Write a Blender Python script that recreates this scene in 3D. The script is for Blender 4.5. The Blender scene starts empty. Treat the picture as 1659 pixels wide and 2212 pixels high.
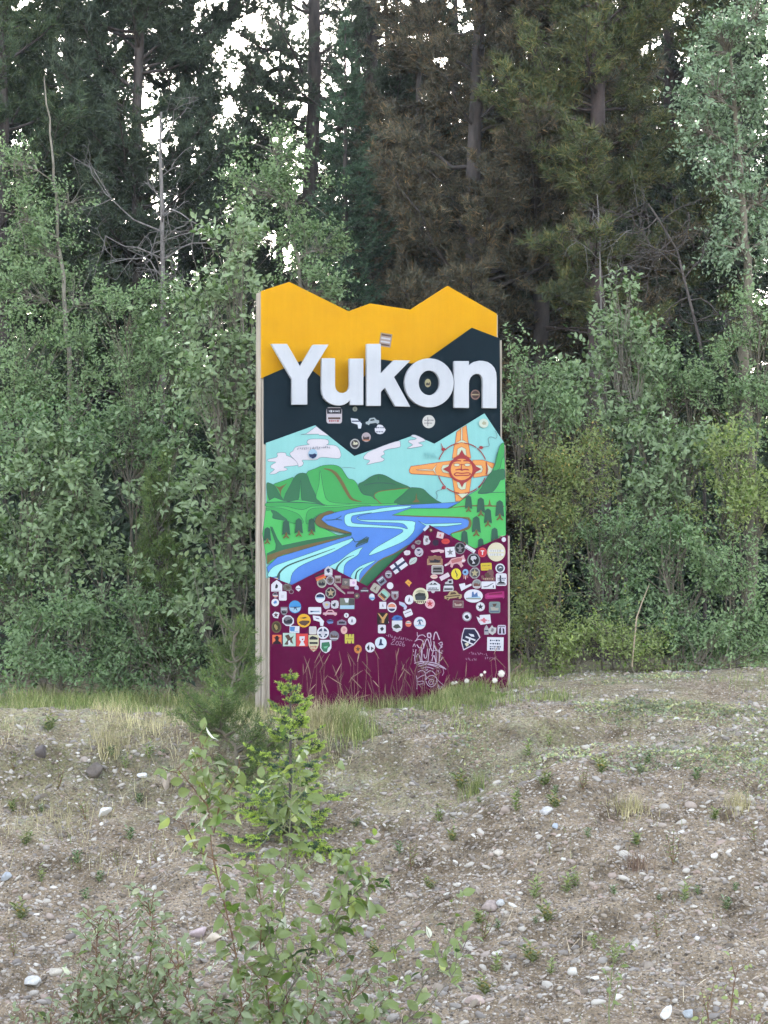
import bpy, math, random
import numpy as np
from mathutils import Vector

sc = bpy.context.scene
C = sc.collection
R = math.radians
# ------------------------------------------------------------------ camera
FPX = 4892.0                      # focal length in pixels of a 1659 x 2212 frame
PITCH = R(2.27)
cam_d = bpy.data.cameras.new('camera'); cam = bpy.data.objects.new('camera', cam_d); C.objects.link(cam)
cam_d.sensor_fit = 'HORIZONTAL'; cam_d.sensor_width = 36.0; cam_d.lens = 36.0 * FPX / 1659.0
cam_d.clip_start = 0.1; cam_d.clip_end = 5000
cam.location = (0, 0, 0); cam.rotation_euler = (R(90) + PITCH, 0, 0)
sc.camera = cam
# ------------------------------------------------------------------ sky, sun, exposure
SUN_EL, SUN_AZ = R(17.0), R(-4.5)        # low sun behind the wood, azimuth from +Y
SUN_DIR = Vector((math.sin(SUN_AZ) * math.cos(SUN_EL), math.cos(SUN_AZ) * math.cos(SUN_EL), math.sin(SUN_EL)))
world = bpy.data.worlds.new('World'); sc.world = world; world.use_nodes = True
nt = world.node_tree; nt.nodes.clear()
sky = nt.nodes.new('ShaderNodeTexSky'); sky.sky_type = 'NISHITA'; sky.sun_disc = False
sky.sun_elevation = SUN_EL; sky.sun_rotation = SUN_AZ; sky.altitude = 700; sky.air_density = 1.0; sky.dust_density = 3.0; sky.ozone_density = 1.0
hs = nt.nodes.new('ShaderNodeHueSaturation'); hs.inputs['Saturation'].default_value = 0.46
bg = nt.nodes.new('ShaderNodeBackground'); bg.inputs['Strength'].default_value = 0.15
wo = nt.nodes.new('ShaderNodeOutputWorld')
nt.links.new(sky.outputs[0], hs.inputs['Color']); nt.links.new(hs.outputs[0], bg.inputs['Color']); nt.links.new(bg.outputs[0], wo.inputs['Surface'])
sun_d = bpy.data.lights.new('sun', 'SUN'); sun = bpy.data.objects.new('sun', sun_d); C.objects.link(sun)
sun_d.energy = 1.5; sun_d.angle = R(10); sun_d.color = (1.0, 0.93, 0.82)
sun.rotation_euler = (-SUN_DIR).to_track_quat('-Z', 'Y').to_euler(); sun.location = (0, 40, 30)
sc.view_settings.view_transform = 'Standard'; sc.view_settings.look = 'None'
sc.view_settings.exposure = 3.0; sc.view_settings.gamma = 1.0
sc.cycles.use_denoising = True
sc.cycles.max_bounces = 3; sc.cycles.diffuse_bounces = 2; sc.cycles.glossy_bounces = 1; sc.cycles.transmission_bounces = 3
sc.cycles.use_adaptive_sampling = True; sc.cycles.adaptive_threshold = 0.02
sc.cycles.sample_clamp_indirect = 6

# ------------------------------------------------------------------ helpers
def lin(c):
    c = c / 255.0
    return c / 12.92 if c <= 0.04045 else ((c + 0.055) / 1.055) ** 2.4
def rgb(r, g, b): return (lin(r), lin(g), lin(b))

def at(px, py, Y):
    a = (px - 829.5) / FPX; b = (1106.0 - py) / FPX
    c, s = math.cos(PITCH), math.sin(PITCH)
    k = Y / (c - b * s)
    return np.array((a * k, Y, (s + b * c) * k))

def hashn(ix, iy, seed):
    n = (ix.astype(np.int64) * 374761393 + iy.astype(np.int64) * 668265263 + seed * 974711) & 0x7fffffff
    n = ((n ^ (n >> 13)) * 1274126177) & 0x7fffffff
    return ((n ^ (n >> 16)) & 0xffff) / 65535.0
def vnoise(x, y, seed=0):
    x = np.asarray(x, float); y = np.asarray(y, float)
    ix = np.floor(x); iy = np.floor(y); fx = x - ix; fy = y - iy
    fx = fx * fx * (3 - 2 * fx); fy = fy * fy * (3 - 2 * fy)
    a = hashn(ix, iy, seed); b = hashn(ix + 1, iy, seed); c = hashn(ix, iy + 1, seed); d = hashn(ix + 1, iy + 1, seed)
    return (a * (1 - fx) + b * fx) * (1 - fy) + (c * (1 - fx) + d * fx) * fy - 0.5

LP = np.array([(-400, -1.75), (0, -1.75), (5, -1.95), (9, -2.6), (12, -3.1), (14, -2.95), (16, -2.70), (18, -2.28), (19.1, -1.96), (19.65, -1.66), (20.2, -1.20), (20.6, -1.11), (23, -1.06), (30, -0.95), (45, -0.6), (70, -0.8), (400, -8), (4000, -60)])
RP = np.array([(-400, -1.75), (0, -1.75), (5, -1.95), (9, -2.6), (12, -3.2), (14, -2.98), (15, -2.74), (17, -2.06), (18.4, -1.55), (19.4, -1.29), (21, -0.96), (22, -0.80), (23, -0.70), (30, -0.70), (45, -0.5), (70, -0.8), (400, -8), (4000, -60)])
def gz(x, y):
    x = np.asarray(x, float); y = np.asarray(y, float)
    l = np.interp(y, LP[:, 0], LP[:, 1]); r = np.interp(y, RP[:, 0], RP[:, 1])
    t = np.clip((x + 0.9 + 0.8 * vnoise(x * .5, y * .5, 3)) / 3.2, 0, 1); t = t * t * (3 - 2 * t)
    near = np.clip((60 - np.abs(y - 18)) / 40, 0, 1) * np.clip((60 - np.abs(x)) / 40, 0, 1)
    slope = np.clip((22.3 - y) / 2.0, 0.25, 1)
    n = (0.20 * vnoise(x * .8, y * .8, 1) + 0.16 * vnoise(x * 1.9, y * 2.1, 2) + 0.085 * vnoise(x * 4.3, y * 5.6, 4) + 0.05 * vnoise(x * 11, y * 13, 5)) * slope
    n = n - .34 * np.clip(vnoise(x * 2.6 + 7, y * 2.2, 8) - .02, 0, 1) * np.clip(1 - np.abs(y - 19.8) / .8, 0, 1) * np.clip((.6 - x) / 1.0, 0, 1)
    return l * (1 - t) + r * t + n * near
def on_ground(px, py):
    ys = np.linspace(9, 40, 3200)
    p0 = at(px, py, 1.0)
    d = gz(p0[0] * ys, ys) - p0[2] * ys
    i = np.argmax(d > 0)
    Y = ys[i] if d[i] > 0 else 23.0
    return np.array((p0[0] * Y, Y, float(gz(p0[0] * Y, Y))))

class MB:
    """collects triangles and quads as arrays and builds ONE mesh"""
    def __init__(s): s.V = []; s.F = []; s.n = 0
    def add(s, V, F, mi=0):
        V = np.asarray(V, float).reshape(-1, 3); F = np.asarray(F, np.int64)
        s.V.append(V); s.F.append((F + s.n, mi)); s.n += len(V)
    def tube(s, pts, rad, sides=5, mi=0, cap=False):
        P = np.asarray(pts, float); n = len(P); rad = np.broadcast_to(np.asarray(rad, float), (n,))
        T = np.gradient(P, axis=0); T /= np.linalg.norm(T, axis=1)[:, None] + 1e-9
        ref = np.array((0., 0., 1.)) if abs(T[:, 2]).mean() < 0.8 else np.array((1., 0., 0.))
        A = np.cross(T, ref); A /= np.linalg.norm(A, axis=1)[:, None] + 1e-9; B = np.cross(T, A)
        th = np.arange(sides) * 2 * math.pi / sides
        V = P[:, None, :] + rad[:, None, None] * (np.cos(th)[None, :, None] * A[:, None, :] + np.sin(th)[None, :, None] * B[:, None, :])
        i = np.arange(n - 1)[:, None] * sides; j = np.arange(sides)[None, :]; k = (j + 1) % sides
        F = np.stack([i + j, i + k, i + sides + k, i + sides + j], -1).reshape(-1, 4)
        s.add(V, F, mi)
    def mesh(s, name, mats, smooth=True):
        V = np.concatenate(s.V); me = bpy.data.meshes.new(name)
        me.vertices.add(len(V)); me.vertices.foreach_set('co', V.astype(np.float32).ravel())
        lv = np.concatenate([f.ravel() for f, _ in s.F]); cnt = np.concatenate([np.full(len(f), f.shape[1]) for f, _ in s.F])
        mi = np.concatenate([np.full(len(f), m) for f, m in s.F])
        me.loops.add(len(lv)); me.loops.foreach_set('vertex_index', lv.astype(np.int32))
        me.polygons.add(len(cnt)); me.polygons.foreach_set('loop_start', np.concatenate([[0], np.cumsum(cnt)[:-1]]).astype(np.int32))
        me.polygons.foreach_set('material_index', mi.astype(np.int32))
        me.polygons.foreach_set('use_smooth', np.full(len(cnt), bool(smooth)))
        me.update(calc_edges=True)
        for m in (mats if isinstance(mats, (list, tuple)) else [mats]): me.materials.append(m)
        return me
    def build(s, name, mats, parent=None, smooth=True): return link(name, s.mesh(name, mats, smooth), parent)

def link(name, data, parent=None, loc=None):
    o = bpy.data.objects.new(name, data); C.objects.link(o)
    if parent is not None: o.parent = parent
    if loc is not None: o.location = loc
    return o
def tag(o, label=None, cat=None, group=None, kind=None):
    for k, v in (('label', label), ('category', cat), ('group', group), ('kind', kind)):
        if v: o[k] = v
    return o
def empty(name, loc=(0, 0, 0), rz=0, label=None, cat=None, group=None):
    o = link(name, None, loc=loc); o.rotation_euler = (0, 0, rz); o.empty_display_size = 0.2
    return tag(o, label, cat, group)
def copy_tree(o, parent=None):
    c = o.copy(); C.objects.link(c); c.parent = parent
    for ch in list(o.children): copy_tree(ch, c)
    return c
def polymesh(name, faces_by_mat, parent=None):
    """faces_by_mat: list of (material, list of polygons); each polygon a list of 3-D points; one mesh"""
    V = []; F = []; MI = []; mats = []
    for m, polys in faces_by_mat:
        if m not in mats: mats.append(m)
        for p in polys:
            F.append(list(range(len(V), len(V) + len(p)))); V += [tuple(q) for q in p]; MI.append(mats.index(m))
    me = bpy.data.meshes.new(name); me.from_pydata(V, [], F); me.update()
    for m in mats: me.materials.append(m)
    me.polygons.foreach_set('material_index', MI)
    return link(name, me, parent)

# ------------------------------------------------------------------ materials
MATS = {}
def node_mat(name):
    m = bpy.data.materials.new(name); m.use_nodes = True; m.node_tree.nodes.clear()
    return m, m.node_tree.nodes, m.node_tree.links
def out(m, n, l, sh):
    o = n.new('ShaderNodeOutputMaterial'); l.new(sh, o.inputs['Surface'])
def ramp(n, stops, interp='LINEAR'):
    r = n.new('ShaderNodeValToRGB'); e = r.color_ramp; e.interpolation = interp
    e.elements[0].position = stops[0][0]; e.elements[0].color = (*stops[0][1], 1)
    e.elements[1].position = stops[-1][0]; e.elements[1].color = (*stops[-1][1], 1)
    for p, c in stops[1:-1]:
        k = e.elements.new(p); k.color = (*c, 1)
    return r
def noise(n, l, scale, detail=4, rough=.6, vec=None, coord='Object'):
    t = n.new('ShaderNodeTexNoise'); t.inputs['Scale'].default_value = scale; t.inputs['Detail'].default_value = detail; t.inputs['Roughness'].default_value = rough
    if vec is None:
        tc = n.new('ShaderNodeTexCoord'); vec = tc.outputs[coord]
    l.new(vec, t.inputs['Vector'])
    return t
def paint(c, rough=.5, wear=.07, spec=.3):
    key = ('paint', tuple(round(x, 4) for x in c), rough, wear)
    if key in MATS: return MATS[key]
    m, n, l = node_mat('paint_%d' % len(MATS))
    p = n.new('ShaderNodeBsdfPrincipled'); p.inputs['Roughness'].default_value = rough; p.inputs['Specular IOR Level'].default_value = spec
    t = noise(n, l, 7, 6, .65)
    a = tuple(min(1, x * (1 - wear * 1.6)) for x in c); b = tuple(min(1, x * (1 + wear) + .003) for x in c)
    r = ramp(n, [(.3, a), (.7, b)]); l.new(t.outputs['Fac'], r.inputs['Fac']); l.new(r.outputs[0], p.inputs['Base Color'])
    b2 = n.new('ShaderNodeBump'); b2.inputs['Strength'].default_value = .12; b2.inputs['Distance'].default_value = .004
    t2 = noise(n, l, 60, 2); l.new(t2.outputs['Fac'], b2.inputs['Height']); l.new(b2.outputs[0], p.inputs['Normal'])
    out(m, n, l, p.outputs[0]); MATS[key] = m
    return m
def flat(r_, g_, b_):           # printed vinyl, colour as seen
    return paint(tuple(.56 * c for c in rgb(r_, g_, b_)), .45, .03, .12)
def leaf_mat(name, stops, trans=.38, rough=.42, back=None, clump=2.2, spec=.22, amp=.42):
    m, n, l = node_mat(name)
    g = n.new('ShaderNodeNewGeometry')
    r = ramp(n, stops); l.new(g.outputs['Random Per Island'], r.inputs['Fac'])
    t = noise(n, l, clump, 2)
    mr = n.new('ShaderNodeMapRange'); mr.inputs['From Min'].default_value = .3; mr.inputs['From Max'].default_value = .7; mr.inputs['To Min'].default_value = 1 - amp; mr.inputs['To Max'].default_value = 1 + amp  # light and dark by clump, painted in for bright tops and shaded insides
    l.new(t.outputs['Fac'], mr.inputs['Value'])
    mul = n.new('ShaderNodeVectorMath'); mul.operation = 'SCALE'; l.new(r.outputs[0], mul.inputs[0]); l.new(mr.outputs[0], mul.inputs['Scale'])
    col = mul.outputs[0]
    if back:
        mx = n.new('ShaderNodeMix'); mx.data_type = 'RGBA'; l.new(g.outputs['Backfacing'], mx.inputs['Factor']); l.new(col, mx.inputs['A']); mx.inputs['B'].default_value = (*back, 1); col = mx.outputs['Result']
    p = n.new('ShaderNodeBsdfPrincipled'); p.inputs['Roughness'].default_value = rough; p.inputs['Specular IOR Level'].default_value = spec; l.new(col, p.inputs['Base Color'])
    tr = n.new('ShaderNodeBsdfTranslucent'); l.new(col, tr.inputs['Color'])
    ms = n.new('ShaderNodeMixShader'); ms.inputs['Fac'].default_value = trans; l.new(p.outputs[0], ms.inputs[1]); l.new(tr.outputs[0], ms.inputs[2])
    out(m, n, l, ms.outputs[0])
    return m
def bark_mat(name, a, b, scale=14, stretch=.25):
    m, n, l = node_mat(name)
    tc = n.new('ShaderNodeTexCoord'); mp = n.new('ShaderNodeMapping'); mp.inputs['Scale'].default_value = (1, 1, stretch); l.new(tc.outputs['Object'], mp.inputs['Vector'])
    t = noise(n, l, scale, 6, .7, mp.outputs[0]); r = ramp(n, [(.3, a), (.7, b)]); l.new(t.outputs['Fac'], r.inputs['Fac'])
    p = n.new('ShaderNodeBsdfPrincipled'); p.inputs['Roughness'].default_value = .9; l.new(r.outputs[0], p.inputs['Base Color'])
    bp = n.new('ShaderNodeBump'); bp.inputs['Strength'].default_value = .6; bp.inputs['Distance'].default_value = .02; l.new(t.outputs['Fac'], bp.inputs['Height']); l.new(bp.outputs[0], p.inputs['Normal'])
    out(m, n, l, p.outputs[0])
    return m

M_ASPEN = leaf_mat('poplar_leaf', [(0, (0.065, 0.122, 0.037)), (.45, (0.120, 0.196, 0.063)), (.72, (0.206, 0.294, 0.110)), (.9, (0.344, 0.431, 0.221)), (1, (0.533, 0.627, 0.442))], back=(0.258, 0.338, 0.175), spec=.35, rough=.36)  # palest stops stand for leaf highlights, put into the colour
M_WILLOW = leaf_mat('willow_leaf', [(0, (0.056, 0.118, 0.039)), (.5, (0.107, 0.191, 0.064)), (.8, (0.181, 0.274, 0.101)), (1, (0.344, 0.441, 0.221))], back=(0.202, 0.289, 0.138), spec=.3)
M_TEAL = leaf_mat('grey_willow_leaf', [(0, (0.067, 0.132, 0.048)), (.5, (0.129, 0.211, 0.078)), (.8, (0.206, 0.299, 0.124)), (1, (0.396, 0.490, 0.258))], back=(0.228, 0.319, 0.147), spec=.3)
M_LIME = leaf_mat('lime_leaf', [(0, (.11, .19, .04)), (.55, (.20, .295, .06)), (.85, (.33, .40, .10)), (1, (.52, .56, .22))], back=(.275, .33, .12), spec=.3)
M_TIPPED = leaf_mat('tipped_leaf', [(0, (.085, .14, .04)), (.5, (.155, .22, .06)), (.78, (.29, .31, .085)), (1, (.62, .44, .16))], back=(.235, .28, .10), spec=.3)
M_SILVER = leaf_mat('silver_leaf', [(0, (0.091, 0.163, 0.074)), (.5, (0.167, 0.258, 0.123)), (.8, (0.258, 0.353, 0.197)), (1, (0.456, 0.550, 0.377))], back=(0.258, 0.344, 0.205), spec=.35)
M_SAP = leaf_mat('sapling_leaf', [(0, (.03, .08, .02)), (.35, (.115, .19, .035)), (.65, (.25, .325, .065)), (.84, (.40, .45, .14)), (.94, (.55, .58, .42)), (1, (.70, .72, .60))], back=(.18, .23, .075), trans=.36, rough=.32, spec=.4, clump=5, amp=.35)
M_BUSH = leaf_mat('bush_leaf', [(0, (.035, .07, .022)), (.35, (.14, .205, .06)), (.65, (.27, .335, .12)), (.86, (.48, .52, .33)), (1, (.66, .68, .56))], back=(.21, .255, .13), trans=.32, rough=.34, spec=.4, clump=6, amp=.35)  # near-white end of the ramp paints highlights on some leaves
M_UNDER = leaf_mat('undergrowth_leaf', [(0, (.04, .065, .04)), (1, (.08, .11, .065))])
M_PINE = leaf_mat('pine_needle', [(0, (.045, .075, .042)), (.7, (.085, .12, .06)), (1, (.15, .17, .075))], trans=.12, rough=.55, clump=1.7, amp=.5)
M_PINED = leaf_mat('dark_pine_needle', [(0, (.040, .060, .042)), (1, (.095, .12, .07))], trans=.12, rough=.55, clump=1.7, amp=.5)
M_BROWN = leaf_mat('browned_needle', [(0, (.055, .066, .045)), (.5, (.095, .086, .057)), (.85, (.145, .11, .064)), (1, (.25, .16, .08))], trans=.12, rough=.6, clump=1.7, amp=.5)
M_OLIVE = leaf_mat('olive_needle', [(0, (0.057, 0.084, 0.041)), (.6, (0.107, 0.126, 0.050)), (1, (0.221, 0.185, 0.068))], trans=.12, rough=.55, clump=1.7, amp=.5)
M_SPRUCE = leaf_mat('spruce_needle', [(0, (.045, .085, .055)), (.7, (.075, .125, .07)), (1, (.12, .18, .10))], trans=.12, rough=.5, clump=1.7, amp=.5)
M_SPTIP = leaf_mat('spruce_new_tip', [(0, (.24, .36, .05)), (1, (.48, .58, .13))], trans=.2, rough=.5)
M_YPINE = leaf_mat('young_pine_needle', [(0, (.055, .095, .03)), (.6, (.11, .165, .05)), (1, (.21, .26, .085))], trans=.15, rough=.5)
M_BARK = bark_mat('pine_bark', (.035, .028, .026), (.10, .08, .07))
M_BARKR = bark_mat('red_pine_bark', (.03, .022, .022), (.10, .07, .062), 10, .5)
M_PALEBARK = bark_mat('pale_bark', (.09, .08, .06), (.27, .24, .19), 12, .6)
M_GREYWOOD = bark_mat('dead_wood', (.085, .075, .072), (.25, .225, .21), 16, .3)
M_STEM = bark_mat('shrub_stem', (.09, .075, .055), (.20, .17, .125))
M_REDSTEM = bark_mat('sapling_stem', (.10, .045, .03), (.20, .12, .06))
M_GRSTEM = bark_mat('green_stem', (.13, .15, .06), (.24, .25, .12))
# ------------------------------------------------------------------ ground
def axis(lo, hi, step, far):
    a = np.arange(lo, hi + 1e-6, step); d = step; r = [hi]; q = [lo]
    while r[-1] < far:
        d *= 1.22; r.append(r[-1] + d); q.append(q[-1] - d)
    return np.concatenate([q[1:][::-1], a, r[1:]])
def ground_mat():
    m, n, l = node_mat('gravel_soil')
    tc = n.new('ShaderNodeTexCoord'); co = tc.outputs['Object']
    p = n.new('ShaderNodeBsdfPrincipled'); p.inputs['Roughness'].default_value = .95; p.inputs['Specular IOR Level'].default_value = .15
    t1 = noise(n, l, 3.0, 8, .68, co); soil = ramp(n, [(.30, (.100, .070, .044)), (.44, (.215, .160, .105)), (.56, (.315, .242, .165)), (.72, (.44, .355, .255))]); l.new(t1.outputs['Fac'], soil.inputs['Fac'])
    def cells(scale, thr, stops):
        v = n.new('ShaderNodeTexVoronoi'); v.inputs['Scale'].default_value = scale; l.new(co, v.inputs['Vector'])
        sep = n.new('ShaderNodeSeparateColor'); l.new(v.outputs['Color'], sep.inputs[0])
        rr = ramp(n, stops); l.new(sep.outputs[0], rr.inputs['Fac'])
        lt = n.new('ShaderNodeMath'); lt.operation = 'LESS_THAN'; l.new(v.outputs['Distance'], lt.inputs[0])
        mm = n.new('ShaderNodeMath'); mm.operation = 'MULTIPLY'; l.new(sep.outputs[1], mm.inputs[0]); mm.inputs[1].default_value = thr; l.new(mm.outputs[0], lt.inputs[1])
        return v, rr, lt
    st = [(0, (.095, .074, .055)), (.4, (.23, .185, .145)), (.8, (.37, .31, .25)), (1, (.54, .48, .41))]
    v1, c1, f1 = cells(58, .72, st); v2, c2, f2 = cells(27, .46, st)
    m1 = n.new('ShaderNodeMix'); m1.data_type = 'RGBA'; l.new(f1.outputs[0], m1.inputs['Factor']); l.new(soil.outputs[0], m1.inputs['A']); l.new(c1.outputs[0], m1.inputs['B'])
    m2 = n.new('ShaderNodeMix'); m2.data_type = 'RGBA'; l.new(f2.outputs[0], m2.inputs['Factor']); l.new(m1.outputs['Result'], m2.inputs['A']); l.new(c2.outputs[0], m2.inputs['B'])
    # mossy ground cover patches over the top of the bank
    t3 = noise(n, l, .8, 6, .7, co); sp = n.new('ShaderNodeSeparateXYZ'); l.new(co, sp.inputs[0])
    yy = n.new('ShaderNodeMapRange'); yy.inputs['From Min'].default_value = 17.8; yy.inputs['From Max'].default_value = 19.8; yy.inputs['To Min'].default_value = -.12; yy.inputs['To Max'].default_value = .09; l.new(sp.outputs[1], yy.inputs['Value'])
    ad = n.new('ShaderNodeMath'); ad.operation = 'ADD'; l.new(t3.outputs['Fac'], ad.inputs[0]); l.new(yy.outputs[0], ad.inputs[1])
    mr = n.new('ShaderNodeMapRange'); mr.inputs['From Min'].default_value = .50; mr.inputs['From Max'].default_value = .68; l.new(ad.outputs[0], mr.inputs['Value'])
    t4 = noise(n, l, 26, 4, .7, co); mulp = n.new('ShaderNodeMath'); mulp.operation = 'MULTIPLY'; l.new(mr.outputs[0], mulp.inputs[0])
    r4 = ramp(n, [(.4, (0, 0, 0)), (.55, (.85, .85, .85))]); l.new(t4.outputs['Fac'], r4.inputs['Fac']); l.new(r4.outputs[0], mulp.inputs[1])
    t5 = noise(n, l, 2.2, 3, .6, co); gcol = ramp(n, [(.35, (.24, .24, .11)), (.5, (.37, .34, .18)), (.65, (.29, .32, .20))]); l.new(t5.outputs['Fac'], gcol.inputs['Fac'])
    m3 = n.new('ShaderNodeMix'); m3.data_type = 'RGBA'; l.new(mulp.outputs[0], m3.inputs['Factor']); l.new(m2.outputs['Result'], m3.inputs['A']); l.new(gcol.outputs[0], m3.inputs['B'])
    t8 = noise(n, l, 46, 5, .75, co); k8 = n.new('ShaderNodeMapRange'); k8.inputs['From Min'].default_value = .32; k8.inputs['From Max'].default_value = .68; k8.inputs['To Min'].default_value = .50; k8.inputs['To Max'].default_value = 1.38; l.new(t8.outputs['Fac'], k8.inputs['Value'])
    gn = n.new('ShaderNodeNewGeometry'); sn = n.new('ShaderNodeSeparateXYZ'); l.new(gn.outputs['Normal'], sn.inputs[0]); ks = n.new('ShaderNodeMapRange'); ks.inputs['From Min'].default_value = .72; ks.inputs['From Max'].default_value = .94; ks.inputs['To Min'].default_value = .62; ks.inputs['To Max'].default_value = 1.0; l.new(sn.outputs[2], ks.inputs['Value'])   # steep faces darkened in the colour, standing for the bank's shade
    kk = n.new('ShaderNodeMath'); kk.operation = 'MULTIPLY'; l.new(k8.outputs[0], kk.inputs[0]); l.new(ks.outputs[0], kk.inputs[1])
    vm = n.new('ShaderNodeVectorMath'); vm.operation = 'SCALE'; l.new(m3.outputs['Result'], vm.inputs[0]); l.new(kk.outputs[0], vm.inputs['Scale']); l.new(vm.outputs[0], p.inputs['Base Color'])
    b1 = n.new('ShaderNodeBump'); b1.inputs['Strength'].default_value = .8; b1.inputs['Distance'].default_value = .02; b1.invert = True
    l.new(v2.outputs['Distance'], b1.inputs['Height'])
    b2 = n.new('ShaderNodeBump'); b2.inputs['Strength'].default_value = .8; b2.inputs['Distance'].default_value = .03; t6 = noise(n, l, 34, 6, .7, co); l.new(t6.outputs['Fac'], b2.inputs['Height']); l.new(b1.outputs[0], b2.inputs['Normal']); l.new(b2.outputs[0], p.inputs['Normal'])
    out(m, n, l, p.outputs[0])
    return m
gx = axis(-5, 5, .055, 1500); gy = axis(12.5, 24, .055, 1500)
X, Y = np.meshgrid(gx, gy, indexing='ij'); Z = gz(X, Y)
mb = MB(); nx, ny = X.shape
i = np.arange(nx - 1)[:, None] * ny; j = np.arange(ny - 1)[None, :]
mb.add(np.stack([X, Y, Z], -1), np.stack([i + j, i + ny + j, i + ny + j + 1, i + j + 1], -1).reshape(-1, 4))
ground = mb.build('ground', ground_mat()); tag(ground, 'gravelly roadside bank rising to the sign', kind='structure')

def stone_mat(name, rnd):
    m, n, l = node_mat(name)
    if rnd == 'island': g = n.new('ShaderNodeNewGeometry'); src = g.outputs['Random Per Island']
    else: g = n.new('ShaderNodeObjectInfo'); src = g.outputs['Random']
    r = ramp(n, [(0, (.11, .087, .068)), (.2, (.29, .24, .19)), (.38, (.19, .165, .148)), (.55, (.36, .325, .29)), (.68, (.33, .245, .20)), (.8, (.41, .365, .32)), (.96, (.48, .435, .38)), (1, (.68, .645, .59))])
    l.new(src, r.inputs['Fac'])
    t = noise(n, l, 22, 5, .7); mr = n.new('ShaderNodeMapRange'); mr.inputs['To Min'].default_value = .6; mr.inputs['To Max'].default_value = 1.3; l.new(t.outputs['Fac'], mr.inputs['Value'])
    mul = n.new('ShaderNodeVectorMath'); mul.operation = 'SCALE'; l.new(r.outputs[0], mul.inputs[0]); l.new(mr.outputs[0], mul.inputs['Scale'])
    p = n.new('ShaderNodeBsdfPrincipled'); p.inputs['Roughness'].default_value = .85; p.inputs['Specular IOR Level'].default_value = .3; l.new(mul.outputs[0], p.inputs['Base Color'])
    bp = n.new('ShaderNodeBump'); bp.inputs['Strength'].default_value = .4; bp.inputs['Distance'].default_value = .01; l.new(t.outputs['Fac'], bp.inputs['Height']); l.new(bp.outputs[0], p.inputs['Normal'])
    out(m, n, l, p.outputs[0])
    return m
M_GRAVEL = stone_mat('gravel_stone', 'island'); M_STONE = stone_mat('loose_stone', 'object')
def ico(sub):
    t = (1 + 5 ** .5) / 2
    V = np.array([(-1, t, 0), (1, t, 0), (-1, -t, 0), (1, -t, 0), (0, -1, t), (0, 1, t), (0, -1, -t), (0, 1, -t), (t, 0, -1), (t, 0, 1), (-t, 0, -1), (-t, 0, 1)], float)
    F = [(0, 11, 5), (0, 5, 1), (0, 1, 7), (0, 7, 10), (0, 10, 11), (1, 5, 9), (5, 11, 4), (11, 10, 2), (10, 7, 6), (7, 1, 8), (3, 9, 4), (3, 4, 2), (3, 2, 6), (3, 6, 8), (3, 8, 9), (4, 9, 5), (2, 4, 11), (6, 2, 10), (8, 6, 7), (9, 8, 1)]
    V /= np.linalg.norm(V[0]); V = [tuple(v) for v in V]
    for _ in range(sub):
        mid = {}; F2 = []
        def mm(a, b):
            k = (min(a, b), max(a, b))
            if k not in mid:
                q = np.array(V[a]) + np.array(V[b]); V.append(tuple(q / np.linalg.norm(q))); mid[k] = len(V) - 1
            return mid[k]
        for a, b, c in F:
            ab, bc, ca = mm(a, b), mm(b, c), mm(c, a); F2 += [(a, ab, ca), (b, bc, ab), (c, ca, bc), (ab, bc, ca)]
        F = F2
    return np.array(V), np.array(F)
I0V, I0F = ico(0); I1V, I1F = ico(1); I2V, I2F = ico(2)
def rock_shape(rng, V, cuts=7):
    """a worn, facetted stone: a ball flattened by a few random planes"""
    V = V.copy()
    for _ in range(cuts):
        nrm = rng.normal(size=3); nrm /= np.linalg.norm(nrm); d = rng.uniform(.42, .85)
        over = np.maximum(V @ nrm - d, 0); V -= over[:, None] * nrm * .92
    return V * (1 + rng.normal(0, .025, (len(V), 1)))
rng = np.random.default_rng(11)
N = 84000
px_ = rng.uniform(-4.6, 4.6, N); py_ = rng.uniform(12.8, 23.6, N)
dens = .66 + 1.3 * vnoise(px_ * .7, py_ * .9, 21) + 1.1 * vnoise(px_ * 2.3, py_ * 2.6, 22)
dens *= np.where(py_ > 20.3, .55, 1.0) * np.where((py_ > 20.2) & (px_ < -.3), .45, 1)
keep = rng.uniform(0, 1, N) < dens; px_ = px_[keep]; py_ = py_[keep]; N = len(px_)
rad = np.exp(rng.normal(math.log(.0118), .56, N)).clip(.005, .055)
order = np.argsort(-rad); px_, py_, rad = px_[order], py_[order], rad[order]
pz_ = gz(px_, py_)
NB = 290
inview = np.abs(px_) < py_ * .168
big = np.where(inview & (py_ > 14.2) & (py_ < 22.3))[0][:NB]; small = np.setdiff1d(np.arange(N), big)
variants = []
for k in range(8):
    b = MB(); b.add(rock_shape(rng, I1V, 9) * np.array((1, rng.uniform(.6, .9), rng.uniform(.42, .7))), I1F); variants.append(b.mesh('stone', M_STONE))
for k, i in enumerate(big):
    o = link('stone', variants[k % 8], ground, (px_[i], py_[i], pz_[i] - rad[i] * .05))
    o.rotation_euler = (rng.normal(0, .3), rng.normal(0, .3), rng.uniform(0, 6.28)); o.scale = (rad[i] * rng.uniform(.85, 1.15),) * 3
OCV = np.array([(1, 0, 0), (0, 1, 0), (-1, 0, 0), (0, -1, 0), (.1, .1, .9), (0, 0, -.8)]); OCF = np.array([(0, 1, 4), (1, 2, 4), (2, 3, 4), (3, 0, 4), (1, 0, 5), (2, 1, 5), (3, 2, 5), (0, 3, 5)])
mb = MB()
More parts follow.
